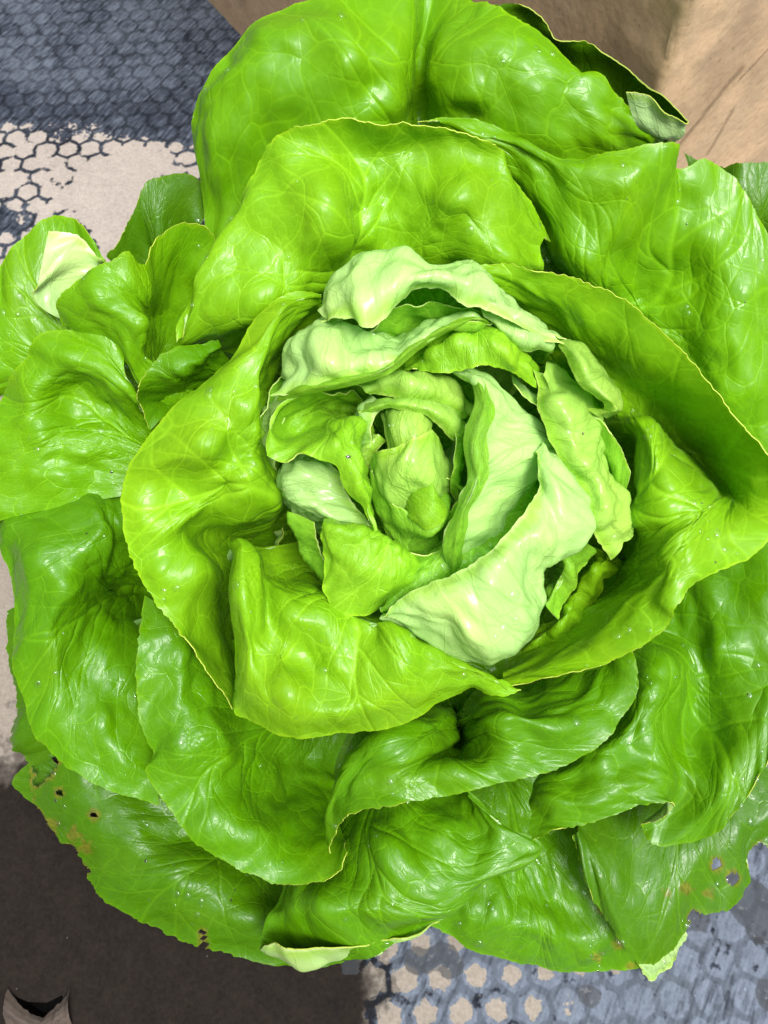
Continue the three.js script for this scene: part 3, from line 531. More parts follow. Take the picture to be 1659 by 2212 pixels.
put('wrapper_leaf', 'outer', [
  [[980, 1300, 10], [900, 1320, 10], [840, 1300, 10]],
  [[1150, 1430, 0], [1040, 1470, -5], [960, 1490, -8], [880, 1500, 0], [790, 1550, 5]],
  [[1230, 1450, 44], [1150, 1495, 54], [1080, 1508, 60], [1010, 1540, 56], [988, 1595, 18], [940, 1552, 62], [880, 1556, 66], [800, 1592, 62], [745, 1640, 56], [722, 1690, 48]],
  [[1280, 1440, 60], [1250, 1500, 66], [1170, 1545, 74], [1100, 1540, 82], [1040, 1570, 74], [978, 1622, 50], [900, 1600, 78], [820, 1620, 80], [750, 1655, 74], [720, 1705, 64]],
  [[1330, 1420, 66], [1330, 1490, 72], [1280, 1560, 76], [1190, 1620, 78], [1080, 1645, 80], [960, 1670, 82], [840, 1695, 82], [750, 1712, 78], [714, 1745, 70], [709, 1810, 58]],
  [[1368, 1402, 72], [1379, 1480, 74], [1340, 1560, 76], [1280, 1620, 78], [1200, 1662, 80], [1080, 1692, 82], [960, 1720, 84], [830, 1742, 84], [752, 1760, 80], [730, 1788, 70], [712, 1842, 58]],
], { v: 2, lumps: [[850, 1620, 60, 5], [800, 1680, 40, -4], [1080, 1560, 45, 6], [1040, 1620, 40, -6], [1130, 1540, 40, -4], [1230, 1540, 60, 4], [920, 1680, 40, -3]] });
// --- leaves behind the heart, upper side
put('wrapper_leaf', 'mid', [
  [[980, 960, 10], [1020, 1000, 10], [1050, 1040, 10]],
  [[1150, 560, 0], [1250, 640, 10], [1330, 720, 10], [1450, 900, 0]],
  [[1000, 300, 40], [1110, 372, 44], [1200, 490, 46], [1290, 590, 46], [1385, 625, 20], [1480, 690, 26], [1560, 800, 28], [1650, 980, 18], [1700, 1120, 10]],
  [[960, 272, 50], [1150, 340, 52], [1250, 430, 56], [1345, 460, 60], [1400, 540, 36], [1500, 560, 40], [1580, 640, 40], [1690, 800, 30], [1760, 1000, 14]],
  [[940, 260, 50], [1120, 310, 54], [1250, 370, 60], [1380, 370, 66], [1450, 400, 52], [1530, 440, 48], [1600, 520, 44], [1720, 680, 36], [1800, 900, 18]],
  [[905, 266, 48], [960, 255, 50], [1050, 262, 52], [1120, 292, 54], [1180, 327, 56], [1255, 341, 58], [1350, 326, 62], [1465, 310, 64], [1466, 362, 52], [1530, 347, 50], [1580, 382, 48], [1622, 440, 46], [1670, 530, 42], [1750, 700, 36], [1820, 860, 20]],
], { dz: 8, v: 3, bump: 3, lumps: [[1250, 420, 60, 4], [1200, 560, 50, 4], [1500, 450, 60, -4], [1480, 620, 60, -6], [1560, 720, 60, 6], [1600, 620, 60, 4], [1540, 520, 50, 4], [1620, 830, 60, 5], [1330, 560, 40, -3]] });
put('wrapper_leaf', 'ring', [
  [[800, 900, 10], [880, 880, 10], [960, 900, 10]],
  [[480, 760, 20], [620, 700, 25], [760, 640, 30], [900, 620, 30], [1040, 620, 30], [1160, 630, 20]],
  [[395, 748, 48], [490, 702, 60], [600, 646, 66], [690, 590, 60], [770, 540, 46], [860, 560, 44], [960, 530, 54], [1080, 560, 62], [1172, 573, 42]],
  [[400, 705, 56], [470, 590, 66], [600, 500, 68], [690, 440, 78], [760, 430, 62], [850, 400, 56], [930, 430, 64], [1000, 430, 72], [1095, 470, 60], [1175, 515, 44]],
  [[395, 690, 58], [445, 570, 64], [545, 420, 68], [660, 345, 70], [760, 330, 62], [900, 315, 62], [1010, 335, 66], [1080, 385, 58], [1182, 515, 42]],
  [[381, 740, 54], [392, 690, 58], [430, 600, 60], [480, 500, 62], [530, 400, 66], [590, 300, 72], [640, 276, 76], [760, 265, 76], [870, 262, 74], [960, 282, 72], [1045, 300, 68], [1080, 328, 60], [1110, 385, 54], [1152, 440, 46], [1195, 520, 38]],
], { dz: 10, v: 2, dome: 1.6, bump: 3.6, lumps: [[610, 340, 45, 3], [700, 400, 70, 5], [730, 520, 55, 6], [650, 560, 50, -4], [830, 430, 40, -5], [960, 420, 45, 6], [1010, 470, 50, -5], [940, 510, 60, 6], [860, 520, 40, -4], [1060, 400, 40, 3], [560, 500, 60, 3], [490, 620, 50, 3], [770, 460, 25, -4]] });
put('wrapper_leaf', 'outer', [
  [[720, 1000, 10], [730, 960, 10], [740, 930, 10]],
  [[430, 880, 34], [420, 860, 32], [430, 830, 40], [450, 800, 50], [490, 770, 44]],
  [[360, 900, 50], [350, 868, 44], [360, 832, 58], [390, 800, 68], [430, 775, 66], [480, 750, 56]],
  [[325, 928, 56], [296, 870, 60], [299, 838, 68], [340, 775, 68], [385, 748, 66], [470, 735, 56]],
], { bump: 2.0 });
// --- the two leaves that ring the heart
put('wrapper_leaf', 'ring', [
  [[980, 980, 0], [1000, 1000, 0], [1010, 1020, 0], [1020, 1040, 0], [1025, 1060, 0], [1030, 1080, 0], [1030, 1100, 0], [1030, 1120, 0], [1025, 1140, 0], [1020, 1160, 0], [1010, 1180, 0], [1000, 1190, 0], [990, 1200, 0]],
  [[1010, 740, -10], [1120, 800, -15], [1210, 880, -18], [1270, 960, -20], [1320, 990, -10], [1372, 1000, 14], [1360, 1055, 16], [1358, 1105, 16], [1366, 1150, 12], [1345, 1200, 2], [1290, 1250, -22], [1180, 1300, -26], [1110, 1330, -26]],
  [[1015, 690, 20], [1130, 760, 12], [1220, 840, 10], [1285, 910, 20], [1325, 912, 50], [1374, 935, 70], [1372, 1040, 78], [1372, 1100, 78], [1386, 1150, 74], [1370, 1200, 62], [1310, 1265, 20], [1190, 1330, -8], [1110, 1360, -5]],
  [[1000, 650, 46], [1120, 700, 44], [1215, 760, 38], [1285, 830, 36], [1342, 885, 46], [1398, 912, 72], [1442, 985, 84], [1486, 1060, 88], [1500, 1110, 92], [1425, 1180, 88], [1345, 1260, 50], [1200, 1350, 20], [1100, 1400, 20]],
  [[975, 610, 66], [1110, 640, 66], [1215, 690, 62], [1300, 760, 54], [1385, 840, 38], [1445, 912, 12], [1505, 985, 0], [1568, 1055, 22], [1550, 1110, 84], [1465, 1200, 96], [1375, 1290, 74], [1210, 1385, 52], [1090, 1440, 48]],
  [[955, 585, 76], [1100, 600, 78], [1220, 635, 78], [1330, 695, 76], [1430, 790, 70], [1520, 895, 60], [1595, 985, 58], [1625, 1080, 70], [1575, 1170, 90], [1480, 1240, 95], [1405, 1330, 86], [1240, 1420, 74], [1080, 1470, 64]],
  [[940, 572, 78], [1090, 572, 80], [1230, 600, 84], [1350, 652, 84], [1470, 750, 80], [1572, 880, 74], [1648, 985, 74], [1690, 1085, 78], [1630, 1200, 88], [1500, 1258, 94], [1430, 1370, 90], [1270, 1445, 80], [1065, 1484, 66]],
], { v: 0, bump: 2.6, par: true, lumps: [[1270, 700, 45, 4], [1330, 770, 40, 5], [1290, 820, 35, -4], [1470, 880, 50, -3], [1440, 1110, 40, 5], [1480, 1190, 40, 4], [1400, 1330, 60, 4], [1180, 640, 50, 3]] });
put('wrapper_leaf', 'ring', [
  [[780, 1230, 5], [765, 1200, 5], [755, 1175, 5], [748, 1150, 5], [742, 1120, 5], [740, 1095, 5], [740, 1070, 5], [744, 1040, 5], [748, 1010, 5], [755, 980, 5], [762, 950, 5], [770, 925, 5], [780, 900, 5]],
  [[600, 1380, -24], [615, 1320, -28], [615, 1260, -28], [600, 1205, -24], [592, 1165, -12], [614, 1112, 16], [628, 1058, 20], [608, 980, 20], [588, 900, 20], [608, 825, 14], [642, 765, 8], [684, 712, 8], [712, 682, 8]],
  [[532, 1420, -5], [562, 1340, -12], [560, 1270, -8], [530, 1198, 10], [505, 1152, 30], [590, 1118, 60], [606, 1062, 70], [580, 985, 76], [560, 900, 76], [582, 820, 62], [618, 755, 56], [665, 700, 54], [700, 668, 48]],
  [[508, 1440, 24], [502, 1370, 18], [492, 1300, 30], [480, 1238, 54], [438, 1168, 60], [474, 1112, 80], [492, 1050, 90], [510, 985, 88], [550, 900, 94], [572, 800, 88], [612, 720, 82], [655, 675, 74], [693, 652, 64]],
  [[503, 1480, 50], [484, 1400, 52], [455, 1320, 68], [424, 1242, 82], [398, 1172, 80], [398, 1110, 86], [402, 1050, 86], [432, 980, 99], [500, 880, 95], [555, 780, 92], [600, 700, 88], [645, 660, 82], [691, 645, 70]],
  [[500, 1505, 58], [472, 1440, 62], [430, 1370, 74], [375, 1290, 84], [345, 1220, 86], [325, 1140, 87], [325, 1050, 90], [360, 980, 97], [450, 870, 94], [520, 780, 92], [580, 695, 90], [630, 650, 86], [691, 642, 74]],
  [[500, 1532, 62], [462, 1470, 72], [415, 1390, 80], [340, 1310, 84], [298, 1240, 86], [272, 1150, 86], [265, 1050, 88], [300, 972, 90], [400, 870, 88], [480, 790, 86], [545, 695, 84], [605, 638, 84], [692, 638, 74]],
], { v: 4, bump: 3.2, par: true, lumps: [[430, 960, 55, 5], [400, 1060, 60, -4], [480, 1060, 30, -6], [540, 1010, 35, 5], [450, 1120, 40, -3], [350, 1240, 40, 4], [330, 1130, 50, 3], [520, 870, 40, 4], [600, 1080, 30, 4]] });
put('wrapper_leaf', 'ring', [
  [[900, 1250, 20], [820, 1220, 20], [740, 1180, 15], [690, 1150, 15]],
  [[980, 1420, 40], [860, 1345, 50], [760, 1300, 46], [700, 1260, 44], [640, 1240, 44], [590, 1230, 44], [560, 1200, 56], [530, 1186, 66], [508, 1205, 56]],
  [[1040, 1455, 70], [920, 1402, 78], [820, 1332, 86], [745, 1318, 82], [700, 1284, 86], [620, 1276, 86], [580, 1265, 82], [556, 1200, 92], [528, 1188, 96], [501, 1205, 80]],
  [[1085, 1475, 82], [980, 1425, 92], [900, 1380, 98], [820, 1345, 98], [745, 1345, 90], [680, 1335, 94], [620, 1335, 98], [580, 1345, 92], [556, 1320, 98], [530, 1300, 102], [508, 1310, 86]],
  [[1110, 1485, 84], [1000, 1445, 95], [900, 1450, 102], [810, 1440, 100], [740, 1460, 98], [680, 1440, 92], [610, 1430, 102], [560, 1440, 100], [535, 1420, 100], [505, 1430, 86]],
  [[1118, 1488, 84], [1010, 1470, 90], [920, 1500, 98], [810, 1530, 102], [700, 1540, 102], [610, 1530, 102], [550, 1510, 98], [503, 1490, 86]],
  [[1125, 1490, 84], [1060, 1500, 84], [1020, 1488, 84], [990, 1494, 85], [930, 1530, 88], [850, 1570, 90], [750, 1592, 90], [650, 1590, 90], [560, 1568, 90], [508, 1542, 86], [502, 1515, 84]],
], { v: 1, bump: 3.0, lumps: [[690, 1350, 60, 5], [640, 1420, 60, -6], [560, 1400, 40, -5], [720, 1440, 40, 5], [740, 1490, 50, -3], [630, 1480, 50, 5], [800, 1360, 30, -6], [860, 1450, 60, 4], [560, 1500, 40, 4], [930, 1450, 40, -3]] });
// --- heart
put('heart_leaf', 'heart', [
  [[780, 1050, 30], [780, 950, 30]],
  [[650, 1010, 46], [610, 920, 50], [640, 820, 54]],
  [[590, 1020, 66], [562, 960, 72], [575, 880, 76], [600, 830, 76], [650, 765, 72]],
], { bump: 3.4 });
put('heart_leaf', 'heart', [
  [[880, 900, 30], [920, 890, 30], [960, 900, 30]],
  [[800, 760, 64], [950, 720, 70], [1130, 770, 64]],
  [[780, 725, 78], [860, 668, 88], [930, 656, 90], [1000, 660, 88], [1080, 700, 86], [1160, 760, 80]],
], { bump: 2.7 });
put('heart_leaf', 'heart', [
  [[800, 900, 20], [880, 880, 20], [960, 900, 20]],
  [[705, 700, 60], [800, 600, 66], [900, 600, 66], [1020, 625, 66], [1120, 720, 62], [1200, 760, 56]],
  [[693, 672, 90], [735, 598, 99], [800, 563, 103], [870, 561, 105], [925, 583, 103], [1030, 581, 103], [1064, 615, 101], [1130, 681, 97], [1195, 722, 92], [1216, 742, 88]],
  [[696, 684, 97], [750, 640, 111], [810, 635, 116], [870, 610, 114], [930, 603, 110], [1010, 612, 112], [1060, 645, 107], [1130, 695, 103], [1195, 730, 96]],
  [[692, 695, 96], [730, 688, 106], [765, 690, 110], [800, 708, 112], [850, 662, 109], [905, 625, 105], [965, 626, 106], [995, 652, 108], [1060, 672, 105], [1140, 712, 102], [1212, 746, 95]],
], { bump: 2.4, dome: 1.4, v: 3 });
put('heart_leaf', 'lime', [
  [[1020, 880, 40], [1060, 920, 40]],
  [[1220, 760, 60], [1280, 830, 60], [1300, 900, 60]],
  [[1205, 735, 88], [1258, 752, 96], [1282, 795, 98], [1336, 862, 98], [1340, 885, 96], [1300, 898, 88]],
  [[1210, 740, 94], [1250, 775, 104], [1272, 820, 106], [1318, 870, 106], [1328, 885, 102], [1285, 895, 94]],
  [[1205, 746, 92], [1228, 775, 98], [1250, 825, 102], [1300, 868, 100], [1305, 885, 96], [1262, 880, 92]],
], { bump: 0.8, dome: 0.6, step: 1 });
put('heart_leaf', 'heart', [
  [[1060, 1050, 40], [1060, 1000, 40]],
  [[1330, 1090, 50], [1280, 960, 56], [1240, 900, 60]],
  [[1350, 1070, 74], [1318, 985, 82], [1280, 930, 86], [1240, 880, 84]],
  [[1362, 1020, 80], [1330, 950, 88], [1292, 908, 92], [1244, 878, 88]],
], { bump: 1.1, dome: 0.8, flip: true, step: 1.1 });
put('heart_leaf', 'lime', [
  [[1000, 900, 40], [1040, 1000, 40], [1050, 1080, 40]],
  [[1190, 800, 60], [1270, 900, 58], [1300, 1000, 58], [1335, 1130, 58]],
  [[1178, 785, 84], [1252, 850, 88], [1290, 930, 90], [1305, 1010, 90], [1342, 1090, 90], [1362, 1160, 84]],
  [[1172, 810, 92], [1210, 880, 100], [1250, 980, 102], [1280, 1040, 100], [1310, 1110, 102], [1345, 1180, 90]],
  [[1160, 800, 86], [1165, 880, 94], [1203, 985, 96], [1253, 1065, 97], [1283, 1150, 95], [1318, 1206, 86]],
], { bump: 2.4, dome: 1.4 });
put('heart_leaf', 'heart', [
  [[800, 950, 30], [880, 930, 30], [960, 940, 30]],
  [[640, 840, 60], [680, 770, 62], [780, 750, 62], [900, 730, 64], [1040, 710, 64]],
  [[613, 815, 82], [623, 747, 90], [690, 713, 97], [740, 703, 99], [800, 729, 97], [860, 739, 95], [950, 701, 97], [1035, 685, 97], [1058, 700, 92]],
  [[618, 830, 92], [655, 775, 104], [715, 750, 110], [780, 760, 107], [850, 755, 103], [930, 718, 103], [1000, 698, 101], [1045, 698, 96]],
  [[608, 845, 93], [660, 810, 105], [720, 800, 111], [780, 790, 109], [850, 772, 105], [930, 728, 104], [1000, 705, 103], [1050, 702, 97]],
  [[596, 862, 92], [640, 848, 100], [690, 840, 105], [760, 826, 107], [840, 800, 107], [900, 752, 104], [965, 712, 104], [1030, 690, 102], [1057, 704, 95]],
], { bump: 2.4, dome: 1.4, v: 1, lumps: [[650, 800, 28, 4], [720, 790, 30, -4], [760, 740, 35, 4], [700, 812, 20, 3]] });
put('heart_leaf', 'lime', [
  [[940, 960, 30], [1000, 980, 30]],
  [[900, 800, 62], [1020, 760, 66], [1120, 820, 62]],
  [[850, 800, 78], [930, 735, 92], [1040, 690, 95], [1095, 735, 92], [1132, 757, 92], [1158, 805, 82]],
  [[880, 800, 88], [960, 760, 100], [1050, 740, 104], [1110, 775, 102], [1150, 815, 92]],
  [[895, 797, 90], [960, 806, 97], [1060, 790, 102], [1105, 806, 98], [1152, 834, 90]],
], { bump: 3.0, dome: 1.4, flip: true });
put('heart_leaf', 'heart', [
  [[900, 960, 40], [920, 1020, 40], [920, 1080, 40]],
  [[990, 830, 68], [1080, 900, 64], [1120, 960, 62], [1080, 1060, 60], [1020, 1180, 60]],
  [[950, 785, 82], [1010, 795, 86], [1070, 830, 88], [1130, 885, 86], [1186, 940, 84], [1150, 1050, 82], [1085, 1140, 80], [1010, 1240, 74]],
  [[955, 790, 88], [1020, 805, 95], [1080, 870, 98], [1105, 940, 98], [1090, 1030, 98], [1050, 1120, 94], [1000, 1235, 84]],
  [[957, 792, 90], [1030, 815, 98], [1062, 870, 102], [1052, 950, 104], [1042, 1040, 104], [1008, 1110, 102], [1004, 1180, 96], [988, 1234, 86]],
  [[957, 795, 90], [1030, 825, 100], [1048, 870, 108], [1030, 950, 110], [1028, 1040, 110], [996, 1110, 108], [982, 1180, 102], [982, 1234, 90]],
  [[955, 797, 88], [1028, 830, 96], [1032, 870, 104], [1002, 945, 104], [1010, 1040, 104], [984, 1105, 103], [958, 1180, 98], [975, 1234, 88]],
], { bump: 1.6, dome: 1.3, v: 0, step: 1.2, lumps: [[1110, 930, 40, 4], [1080, 1050, 40, 4], [1060, 1150, 30, -3]] });
put('heart_leaf', 'heart', [
  [[960, 1000, 30], [980, 1080, 30], [960, 1160, 30], [900, 1200, 30]],
  [[1154, 975, 84], [1105, 1050, 88], [1080, 1110, 88], [1073, 1180, 90], [975, 1228, 94], [880, 1278, 94], [824, 1322, 92]],
  [[1162, 962, 74], [1205, 1050, 66], [1235, 1130, 66], [1165, 1215, 70], [1120, 1320, 72], [1020, 1375, 72], [900, 1345, 76], [830, 1322, 82]],
  [[1166, 960, 86], [1215, 1000, 90], [1255, 1065, 92], [1288, 1128, 92], [1250, 1182, 94], [1200, 1214, 92], [1170, 1235, 90], [1176, 1300, 94], [1140, 1390, 92], [1070, 1430, 90], [1000, 1420, 90], [900, 1372, 92], [824, 1328, 92]],
  [[1164, 968, 94], [1200, 1030, 106], [1220, 1110, 112], [1185, 1170, 114], [1150, 1205, 110], [1130, 1240, 110], [1110, 1320, 116], [1040, 1370, 116], [960, 1350, 114], [880, 1330, 104], [828, 1326, 97]],
  [[1163, 972, 96], [1175, 1040, 108], [1160, 1120, 115], [1110, 1180, 118], [1040, 1240, 119], [970, 1280, 116], [880, 1310, 106], [828, 1325, 99]],
  [[1163, 976, 97], [1160, 1040, 106], [1120, 1122, 112], [1060, 1192, 115], [980, 1240, 113], [890, 1286, 106], [825, 1325, 100]],
], { bump: 1.9, dome: 1.4, v: 2, lumps: [[1100, 1340, 40, 4], [1060, 1270, 30, -3], [960, 1350, 35, 4], [1200, 1130, 45, 4], [1010, 1380, 25, -3]] });
put('heart_leaf', 'heart', [
  [[840, 1100, 30], [830, 1050, 30]],
  [[720, 1150, 40], [660, 1110, 44], [640, 1060, 44], [650, 1010, 44]],
  [[705, 1140, 62], [640, 1110, 68], [606, 1065, 72], [605, 1022, 74], [640, 985, 72]],
  [[760, 1162, 80], [690, 1105, 88], [650, 1060, 92], [655, 1015, 90], [690, 985, 80]],
  [[822, 1182, 80], [790, 1122, 86], [745, 1060, 90], [725, 1010, 86]],
], { bump: 2.7, dome: 1.4, v: 4 });
put('heart_leaf', 'lime', [
  [[850, 1080, 40], [835, 1000, 40], [830, 950, 40], [840, 920, 40]],
  [[808, 1110, 80], [785, 1000, 90], [774, 930, 95], [768, 900, 92], [720, 900, 76], [690, 880, 68], [700, 870, 68], [745, 850, 78]],
  [[813, 1145, 92], [795, 1060, 100], [768, 985, 108], [735, 940, 106], [680, 930, 84], [630, 940, 80], [612, 915, 82], [640, 880, 82], [690, 848, 88]],
  [[815, 1170, 94], [792, 1085, 102], [755, 1010, 107], [728, 965, 110], [670, 960, 100], [612, 975, 98], [588, 950, 98], [605, 885, 96], [660, 845, 96]],
  [[816, 1180, 92], [790, 1112, 98], [745, 1050, 102], [725, 1006, 106], [650, 986, 106], [606, 997, 101], [580, 988, 99], [574, 950, 98], [592, 890, 96], [645, 848, 95]],
], { bump: 1.9, dome: 1.3, v: 3 });
put('heart_leaf', 'lime', [
  [[900, 1150, 40], [860, 1120, 40], [840, 1100, 40]],
  [[930, 1230, 60], [860, 1190, 64], [800, 1160, 66], [720, 1125, 70]],
  [[945, 1246, 86], [870, 1213, 98], [800, 1178, 102], [740, 1154, 103], [699, 1132, 100]],
  [[938, 1262, 86], [850, 1245, 98], [770, 1222, 101], [720, 1190, 101], [697, 1150, 99]],
  [[920, 1300, 80], [830, 1313, 86], [745, 1324, 88], [703, 1284, 90], [699, 1210, 94], [694, 1136, 98]],
], { bump: 1.9, dome: 1.3, v: 0 });
put('heart_leaf', 'heart', [
  [[860, 1180, 34], [800, 1140, 36]],
  [[740, 1250, 56], [690, 1180, 62]],
  [[700, 1262, 78], [655, 1200, 76], [620, 1106, 80]],
  [[706, 1240, 84], [690, 1180, 86], [680, 1128, 86]],
], { bump: 1, dome: 0.8, flip: true, step: 1.1 });
put('heart_leaf', 'heart', [
  [[760, 1080, 30], [760, 980, 30]],
  [[612, 1040, 46], [592, 960, 50], [612, 880, 52]],
  [[582, 1030, 64], [580, 940, 76], [612, 850, 80], [650, 800, 76]],
  [[600, 1020, 66], [604, 940, 80], [634, 860, 84], [655, 810, 78]],
], { bump: 2 });
put('heart_leaf', 'heart', [
  [[960, 900, 40], [1000, 910, 40]],
  [[1060, 700, 74], [1120, 720, 74], [1180, 745, 70]],
  [[1030, 655, 92], [1105, 668, 95], [1175, 712, 93], [1200, 738, 88]],
  [[1050, 690, 99], [1100, 722, 102], [1160, 742, 98], [1195, 748, 90]],
  [[1060, 700, 95], [1100, 738, 97], [1150, 752, 94], [1190, 752, 88]],
], { bump: 1.6 });
put('heart_leaf', 'heart', [
  [[960, 920, 40], [1010, 960, 40]],
  [[1120, 840, 64], [1180, 900, 62], [1200, 980, 60]],
  [[1100, 815, 80], [1160, 868, 84], [1200, 950, 82], [1215, 1010, 76]],
  [[1110, 830, 86], [1160, 885, 90], [1188, 955, 88], [1205, 1015, 80]],
], { bump: 1.6 });
put('heart_leaf', 'heart', [
  [[930, 1060, 50], [945, 990, 50]],
  [[975, 1080, 70], [985, 1000, 74], [995, 930, 72]],
  [[985, 1085, 82], [992, 1010, 92], [1000, 940, 92], [985, 880, 86]],
  [[972, 1070, 84], [975, 1010, 94], [985, 950, 94], [972, 900, 88]],
], { bump: 1.2, step: 1 });
put('heart_leaf', 'lime', [
  [[900, 1100, 50], [940, 1090, 50]],
  [[930, 1130, 70], [970, 1110, 76], [1000, 1070, 74]],
  [[940, 1150, 82], [985, 1120, 88], [1010, 1060, 84]],
  [[950, 1140, 86], [975, 1110, 91], [992, 1060, 88], [965, 1032, 90]],
], { bump: 1, step: 1 });
put('heart_leaf', 'heart', [
  [[860, 1180, 40], [900, 1190, 40], [950, 1190, 40]],
  [[830, 1230, 62], [890, 1250, 64], [960, 1250, 62]],
  [[812, 1190, 76], [860, 1215, 84], [915, 1225, 84], [970, 1215, 76]],
  [[820, 1160, 84], [865, 1190, 92], [920, 1195, 92], [965, 1180, 82]],
], { bump: 1.2, step: 1 });
put('heart_leaf', 'heart', [
  [[830, 960, 44], [840, 900, 44]],
  [[790, 960, 66], [780, 900, 70], [800, 860, 70]],
  [[800, 1000, 78], [776, 940, 86], [782, 895, 88], [815, 870, 84]],
  [[812, 990, 82], [798, 940, 90], [806, 905, 91], [830, 885, 86]],
], { bump: 1.2, step: 1 });
put('heart_leaf', 'heart', [
  [[760, 850, 40], [800, 840, 40]],
  [[670, 720, 60], [740, 680, 64], [800, 670, 64]],
  [[648, 740, 76], [700, 690, 84], [770, 660, 88], [830, 655, 84]],
  [[665, 745, 82], [715, 705, 91], [775, 685, 93], [825, 675, 88]],
], { bump: 1.6 });
put('heart_leaf', 'heart', [
  [[1020, 826, 96], [1026, 870, 105], [1002, 945, 107], [1010, 1040, 107], [984, 1105, 106], [958, 1180, 101], [974, 1234, 90]],
  [[1030, 822, 101], [1046, 872, 111], [1028, 950, 114], [1028, 1040, 114], [999, 1110, 112], [982, 1180, 106], [981, 1236, 94]],
  [[1038, 824, 98], [1066, 880, 105], [1052, 950, 108], [1046, 1040, 108], [1012, 1112, 106], [1006, 1180, 100], [990, 1236, 88]],
], { bump: 0.8, dome: 0.6, step: 1 });
put('heart_leaf', 'lime', [
  [[597, 868, 91], [642, 855, 99], [692, 846, 104], [762, 832, 106], [842, 806, 106], [902, 758, 103], [967, 717, 103], [1032, 694, 101], [1059, 708, 93]],
  [[600, 856, 95], [644, 842, 104], [692, 834, 109], [760, 820, 111], [838, 795, 111], [898, 747, 108], [964, 708, 108], [1030, 688, 105], [1060, 700, 96]],
  [[606, 848, 92], [648, 832, 100], [694, 825, 105], [758, 810, 107], [834, 786, 107], [893, 738, 104], [960, 702, 104], [1028, 684, 101], [1060, 697, 94]],
], { bump: 0.7, dome: 0.5, step: 1 });
put('heart_leaf', 'ring', [
  [[1010, 1200, 5], [990, 1260, 5], [950, 1300, 5]],
  [[1260, 1200, 14], [1190, 1280, 10], [1100, 1360, 8]],
  [[1300, 1190, 34], [1262, 1235, 46], [1225, 1285, 40], [1190, 1340, 44], [1130, 1400, 34]],
  [[1325, 1195, 40], [1285, 1225, 56], [1250, 1270, 48], [1225, 1320, 54], [1175, 1370, 46], [1130, 1420, 40]],
  [[1345, 1215, 32], [1312, 1258, 46], [1284, 1302, 40], [1252, 1352, 44], [1204, 1402, 38], [1156, 1440, 34]],
], { bump: 3.4, dome: 1.4 });
put('heart_leaf', 'heart', [
  [[1010, 1180, 10], [980, 1240, 10]],
  [[1220, 1180, 40], [1180, 1260, 40]],
  [[1262, 1170, 58], [1225, 1215, 66], [1205, 1260, 62], [1180, 1310, 58]],
  [[1284, 1190, 52], [1252, 1240, 58], [1230, 1290, 54], [1202, 1335, 50]],
], { bump: 3, dome: 1.2 });
put('heart_leaf', 'ring', [
  [[740, 1180, 5], [730, 1120, 5]],
  [[640, 1260, 4], [610, 1210, 8], [600, 1150, 20]],
  [[690, 1275, 20], [640, 1235, 22], [610, 1190, 30], [610, 1140, 40]],
], { bump: 3.4, dome: 1.4 });
// bud and the small leaves folded round it
put('heart_leaf', 'lime', [
  [[850, 960, 40], [900, 950, 40], [950, 980, 40]],
  [[780, 850, 66], [880, 850, 66], [1000, 900, 66]],
  [[755, 832, 82], [800, 808, 86], [850, 803, 88], [930, 806, 88], [985, 830, 84], [1022, 880, 78]],
  [[790, 840, 90], [850, 830, 96], [920, 838, 95], [985, 865, 90], [1018, 900, 82]],
  [[800, 850, 88], [870, 862, 92], [940, 870, 90], [1005, 905, 82]],
], { bump: 1.9, dome: 1.1, step: 1.1 });
put('heart_leaf', 'lime', [
  [[850, 980, 44], [900, 970, 44], [950, 990, 44]],
  [[800, 905, 70], [880, 900, 70], [980, 940, 68]],
  [[772, 886, 84], [840, 862, 92], [920, 868, 93], [985, 895, 90], [1010, 930, 84]],
  [[776, 892, 88], [845, 872, 98], [920, 884, 98], [975, 915, 94], [1004, 950, 84]],
  [[776, 894, 86], [850, 882, 95], [920, 900, 95], [965, 932, 90], [1000, 962, 82]],
], { bump: 0.9, dome: 0.8, step: 1 });
put('heart_leaf', 'lime', [
  [[860, 1000, 50], [900, 990, 50]],
  [[840, 950, 74], [880, 940, 80], [920, 930, 78]],
  [[828, 900, 82], [848, 886, 90], [890, 880, 95], [935, 905, 88]],
  [[836, 940, 86], [855, 925, 98], [890, 918, 99], [932, 925, 92]],
  [[842, 990, 88], [868, 985, 98], [900, 970, 100], [926, 945, 94]],
], { bump: 1.2, dome: 0.6, step: 1 });
put('heart_leaf', 'lime', [
  [[790, 1060, 50], [800, 1000, 50], [830, 950, 54]],
  [[790, 1040, 72], [770, 990, 76], [780, 940, 78]],
  [[800, 1010, 80], [790, 975, 86], [820, 940, 88]],
  [[806, 1000, 82], [810, 975, 84], [828, 948, 84]],
], { bump: 1, dome: 0.8, step: 1.1 });
put('heart_leaf', 'lime', [
  [[900, 1090, 46], [930, 1080, 46], [940, 1060, 46]],
  [[850, 1085, 72], [890, 1105, 80], [950, 1080, 76], [985, 1040, 70]],
  [[812, 1045, 80], [840, 1080, 92], [880, 1050, 98], [930, 1055, 97], [982, 1030, 80]],
  [[803, 1000, 82], [835, 1020, 97], [870, 1005, 104], [920, 1000, 102], [968, 995, 84]],
  [[808, 978, 86], [838, 970, 98], [888, 950, 103], [935, 929, 96], [962, 985, 84]],
], { bump: 0.9, dome: 0.8, flip: true, step: 1 });
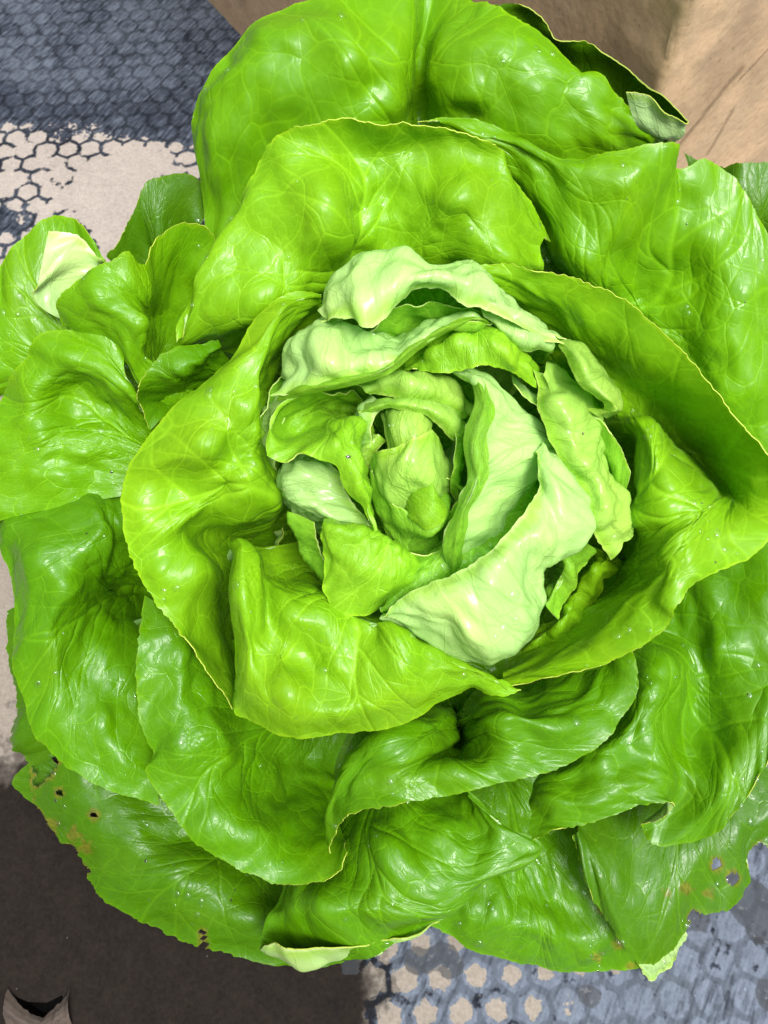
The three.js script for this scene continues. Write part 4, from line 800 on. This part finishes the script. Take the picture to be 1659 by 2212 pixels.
put('heart_leaf', 'heart', [
  [[890, 1090, 44], [930, 1080, 44], [960, 1060, 44]],
  [[850, 1200, 60], [900, 1230, 62], [960, 1220, 60], [1000, 1120, 56]],
  [[806, 1060, 74], [830, 1140, 78], [880, 1180, 80], [930, 1170, 82], [975, 1100, 74]],
  [[800, 1020, 82], [808, 1060, 86], [850, 1100, 90], [890, 1125, 94], [935, 1140, 96], [960, 1112, 94], [948, 1060, 86]],
  [[806, 1015, 84], [815, 1055, 88], [855, 1094, 92], [895, 1115, 94], [930, 1130, 92], [948, 1108, 90], [932, 1062, 86]],
], { bump: 1.6, dome: 0.9, step: 1 });
put('heart_leaf', 'lime', [
  [[880, 1080, 60], [900, 1060, 60]],
  [[885, 1100, 80], [915, 1080, 84]],
  [[876, 1108, 90], [892, 1070, 96], [928, 1028, 98]],
  [[884, 1118, 95], [915, 1120, 100], [936, 1090, 101], [938, 1060, 100], [934, 1030, 99]],
  [[892, 1126, 95], [925, 1142, 98], [955, 1128, 99], [962, 1100, 97], [946, 1066, 98], [940, 1032, 98]],
], { bump: 0.5, dome: 0.4, step: 1, flip: true });


scene.add(lettuce);
console.log('leaves', leafCount, 'triangles', TRI, 'drop sites', dropSites.length);

// ---------------------------------------------------------------- water drops and specks of soil
{
  const g = new THREE.SphereGeometry(1, 12, 8); g.scale(1, 0.55, 1);
  const r = rng(9), m4 = new THREE.Matrix4(), q = new THREE.Quaternion(), up = new THREE.Vector3(0, 1, 0);
  const drops = new THREE.InstancedMesh(g, new THREE.MeshPhysicalMaterial({ color: 0xffffff, roughness: 0.03, transmission: 1, thickness: 0, ior: 1.55 }), dropSites.length);
  dropSites.forEach(([p, n], i) => { const s = 0.00045 + 0.0019 * Math.pow(r(), 2.6); q.setFromUnitVectors(up, n); m4.compose(p, q, new THREE.Vector3(s * (0.85 + 0.3 * r()), s, s * (0.85 + 0.3 * r()))); drops.setMatrixAt(i, m4); });
  drops.name = 'water_drops'; drops.castShadow = true; tag(drops, 'fine clear water drops scattered over the lettuce leaves', 'water drops', { kind: 'stuff' }); scene.add(drops);
}
{
  const r = rng(31), g = new THREE.IcosahedronGeometry(1, 1), p = g.attributes.position; for (let i = 0; i < p.count; i++) { const k = 1 + 0.3 * noise(p.getX(i) * 2 + 3, p.getY(i) * 2 + p.getZ(i)); p.setXYZ(i, p.getX(i) * k, p.getY(i) * k * 0.6, p.getZ(i) * k); } g.computeVertexNormals();
  const N = 70, specks = new THREE.InstancedMesh(g, new THREE.MeshStandardMaterial({ color: new THREE.Color().setRGB(0.03, 0.02, 0.012), roughness: 1 }), N), m4 = new THREE.Matrix4(), q = new THREE.Quaternion(), up = new THREE.Vector3(0, 1, 0);
  for (let i = 0; i < N; i++) { const [at0, n] = dropSites[Math.floor(r() * dropSites.length)]; const s = 0.00025 + 0.0005 * r() * r(); q.setFromUnitVectors(up, n); m4.compose(at0, q, new THREE.Vector3(s * (0.7 + r()), s, s * (0.7 + r()))); specks.setMatrixAt(i, m4); }
  specks.name = 'soil_specks'; tag(specks, 'tiny dark specks of soil scattered on the lettuce leaves', 'soil specks', { kind: 'stuff' }); scene.add(specks);
}
const renderer = new THREE.WebGLRenderer({ antialias: true });
renderer.toneMapping = THREE.LinearToneMapping; renderer.toneMappingExposure = EXPOSURE;
renderer.shadowMap.enabled = true; renderer.shadowMap.type = THREE.PCFSoftShadowMap;
renderer.setSize(768, 1024);
renderer.render(scene, camera);
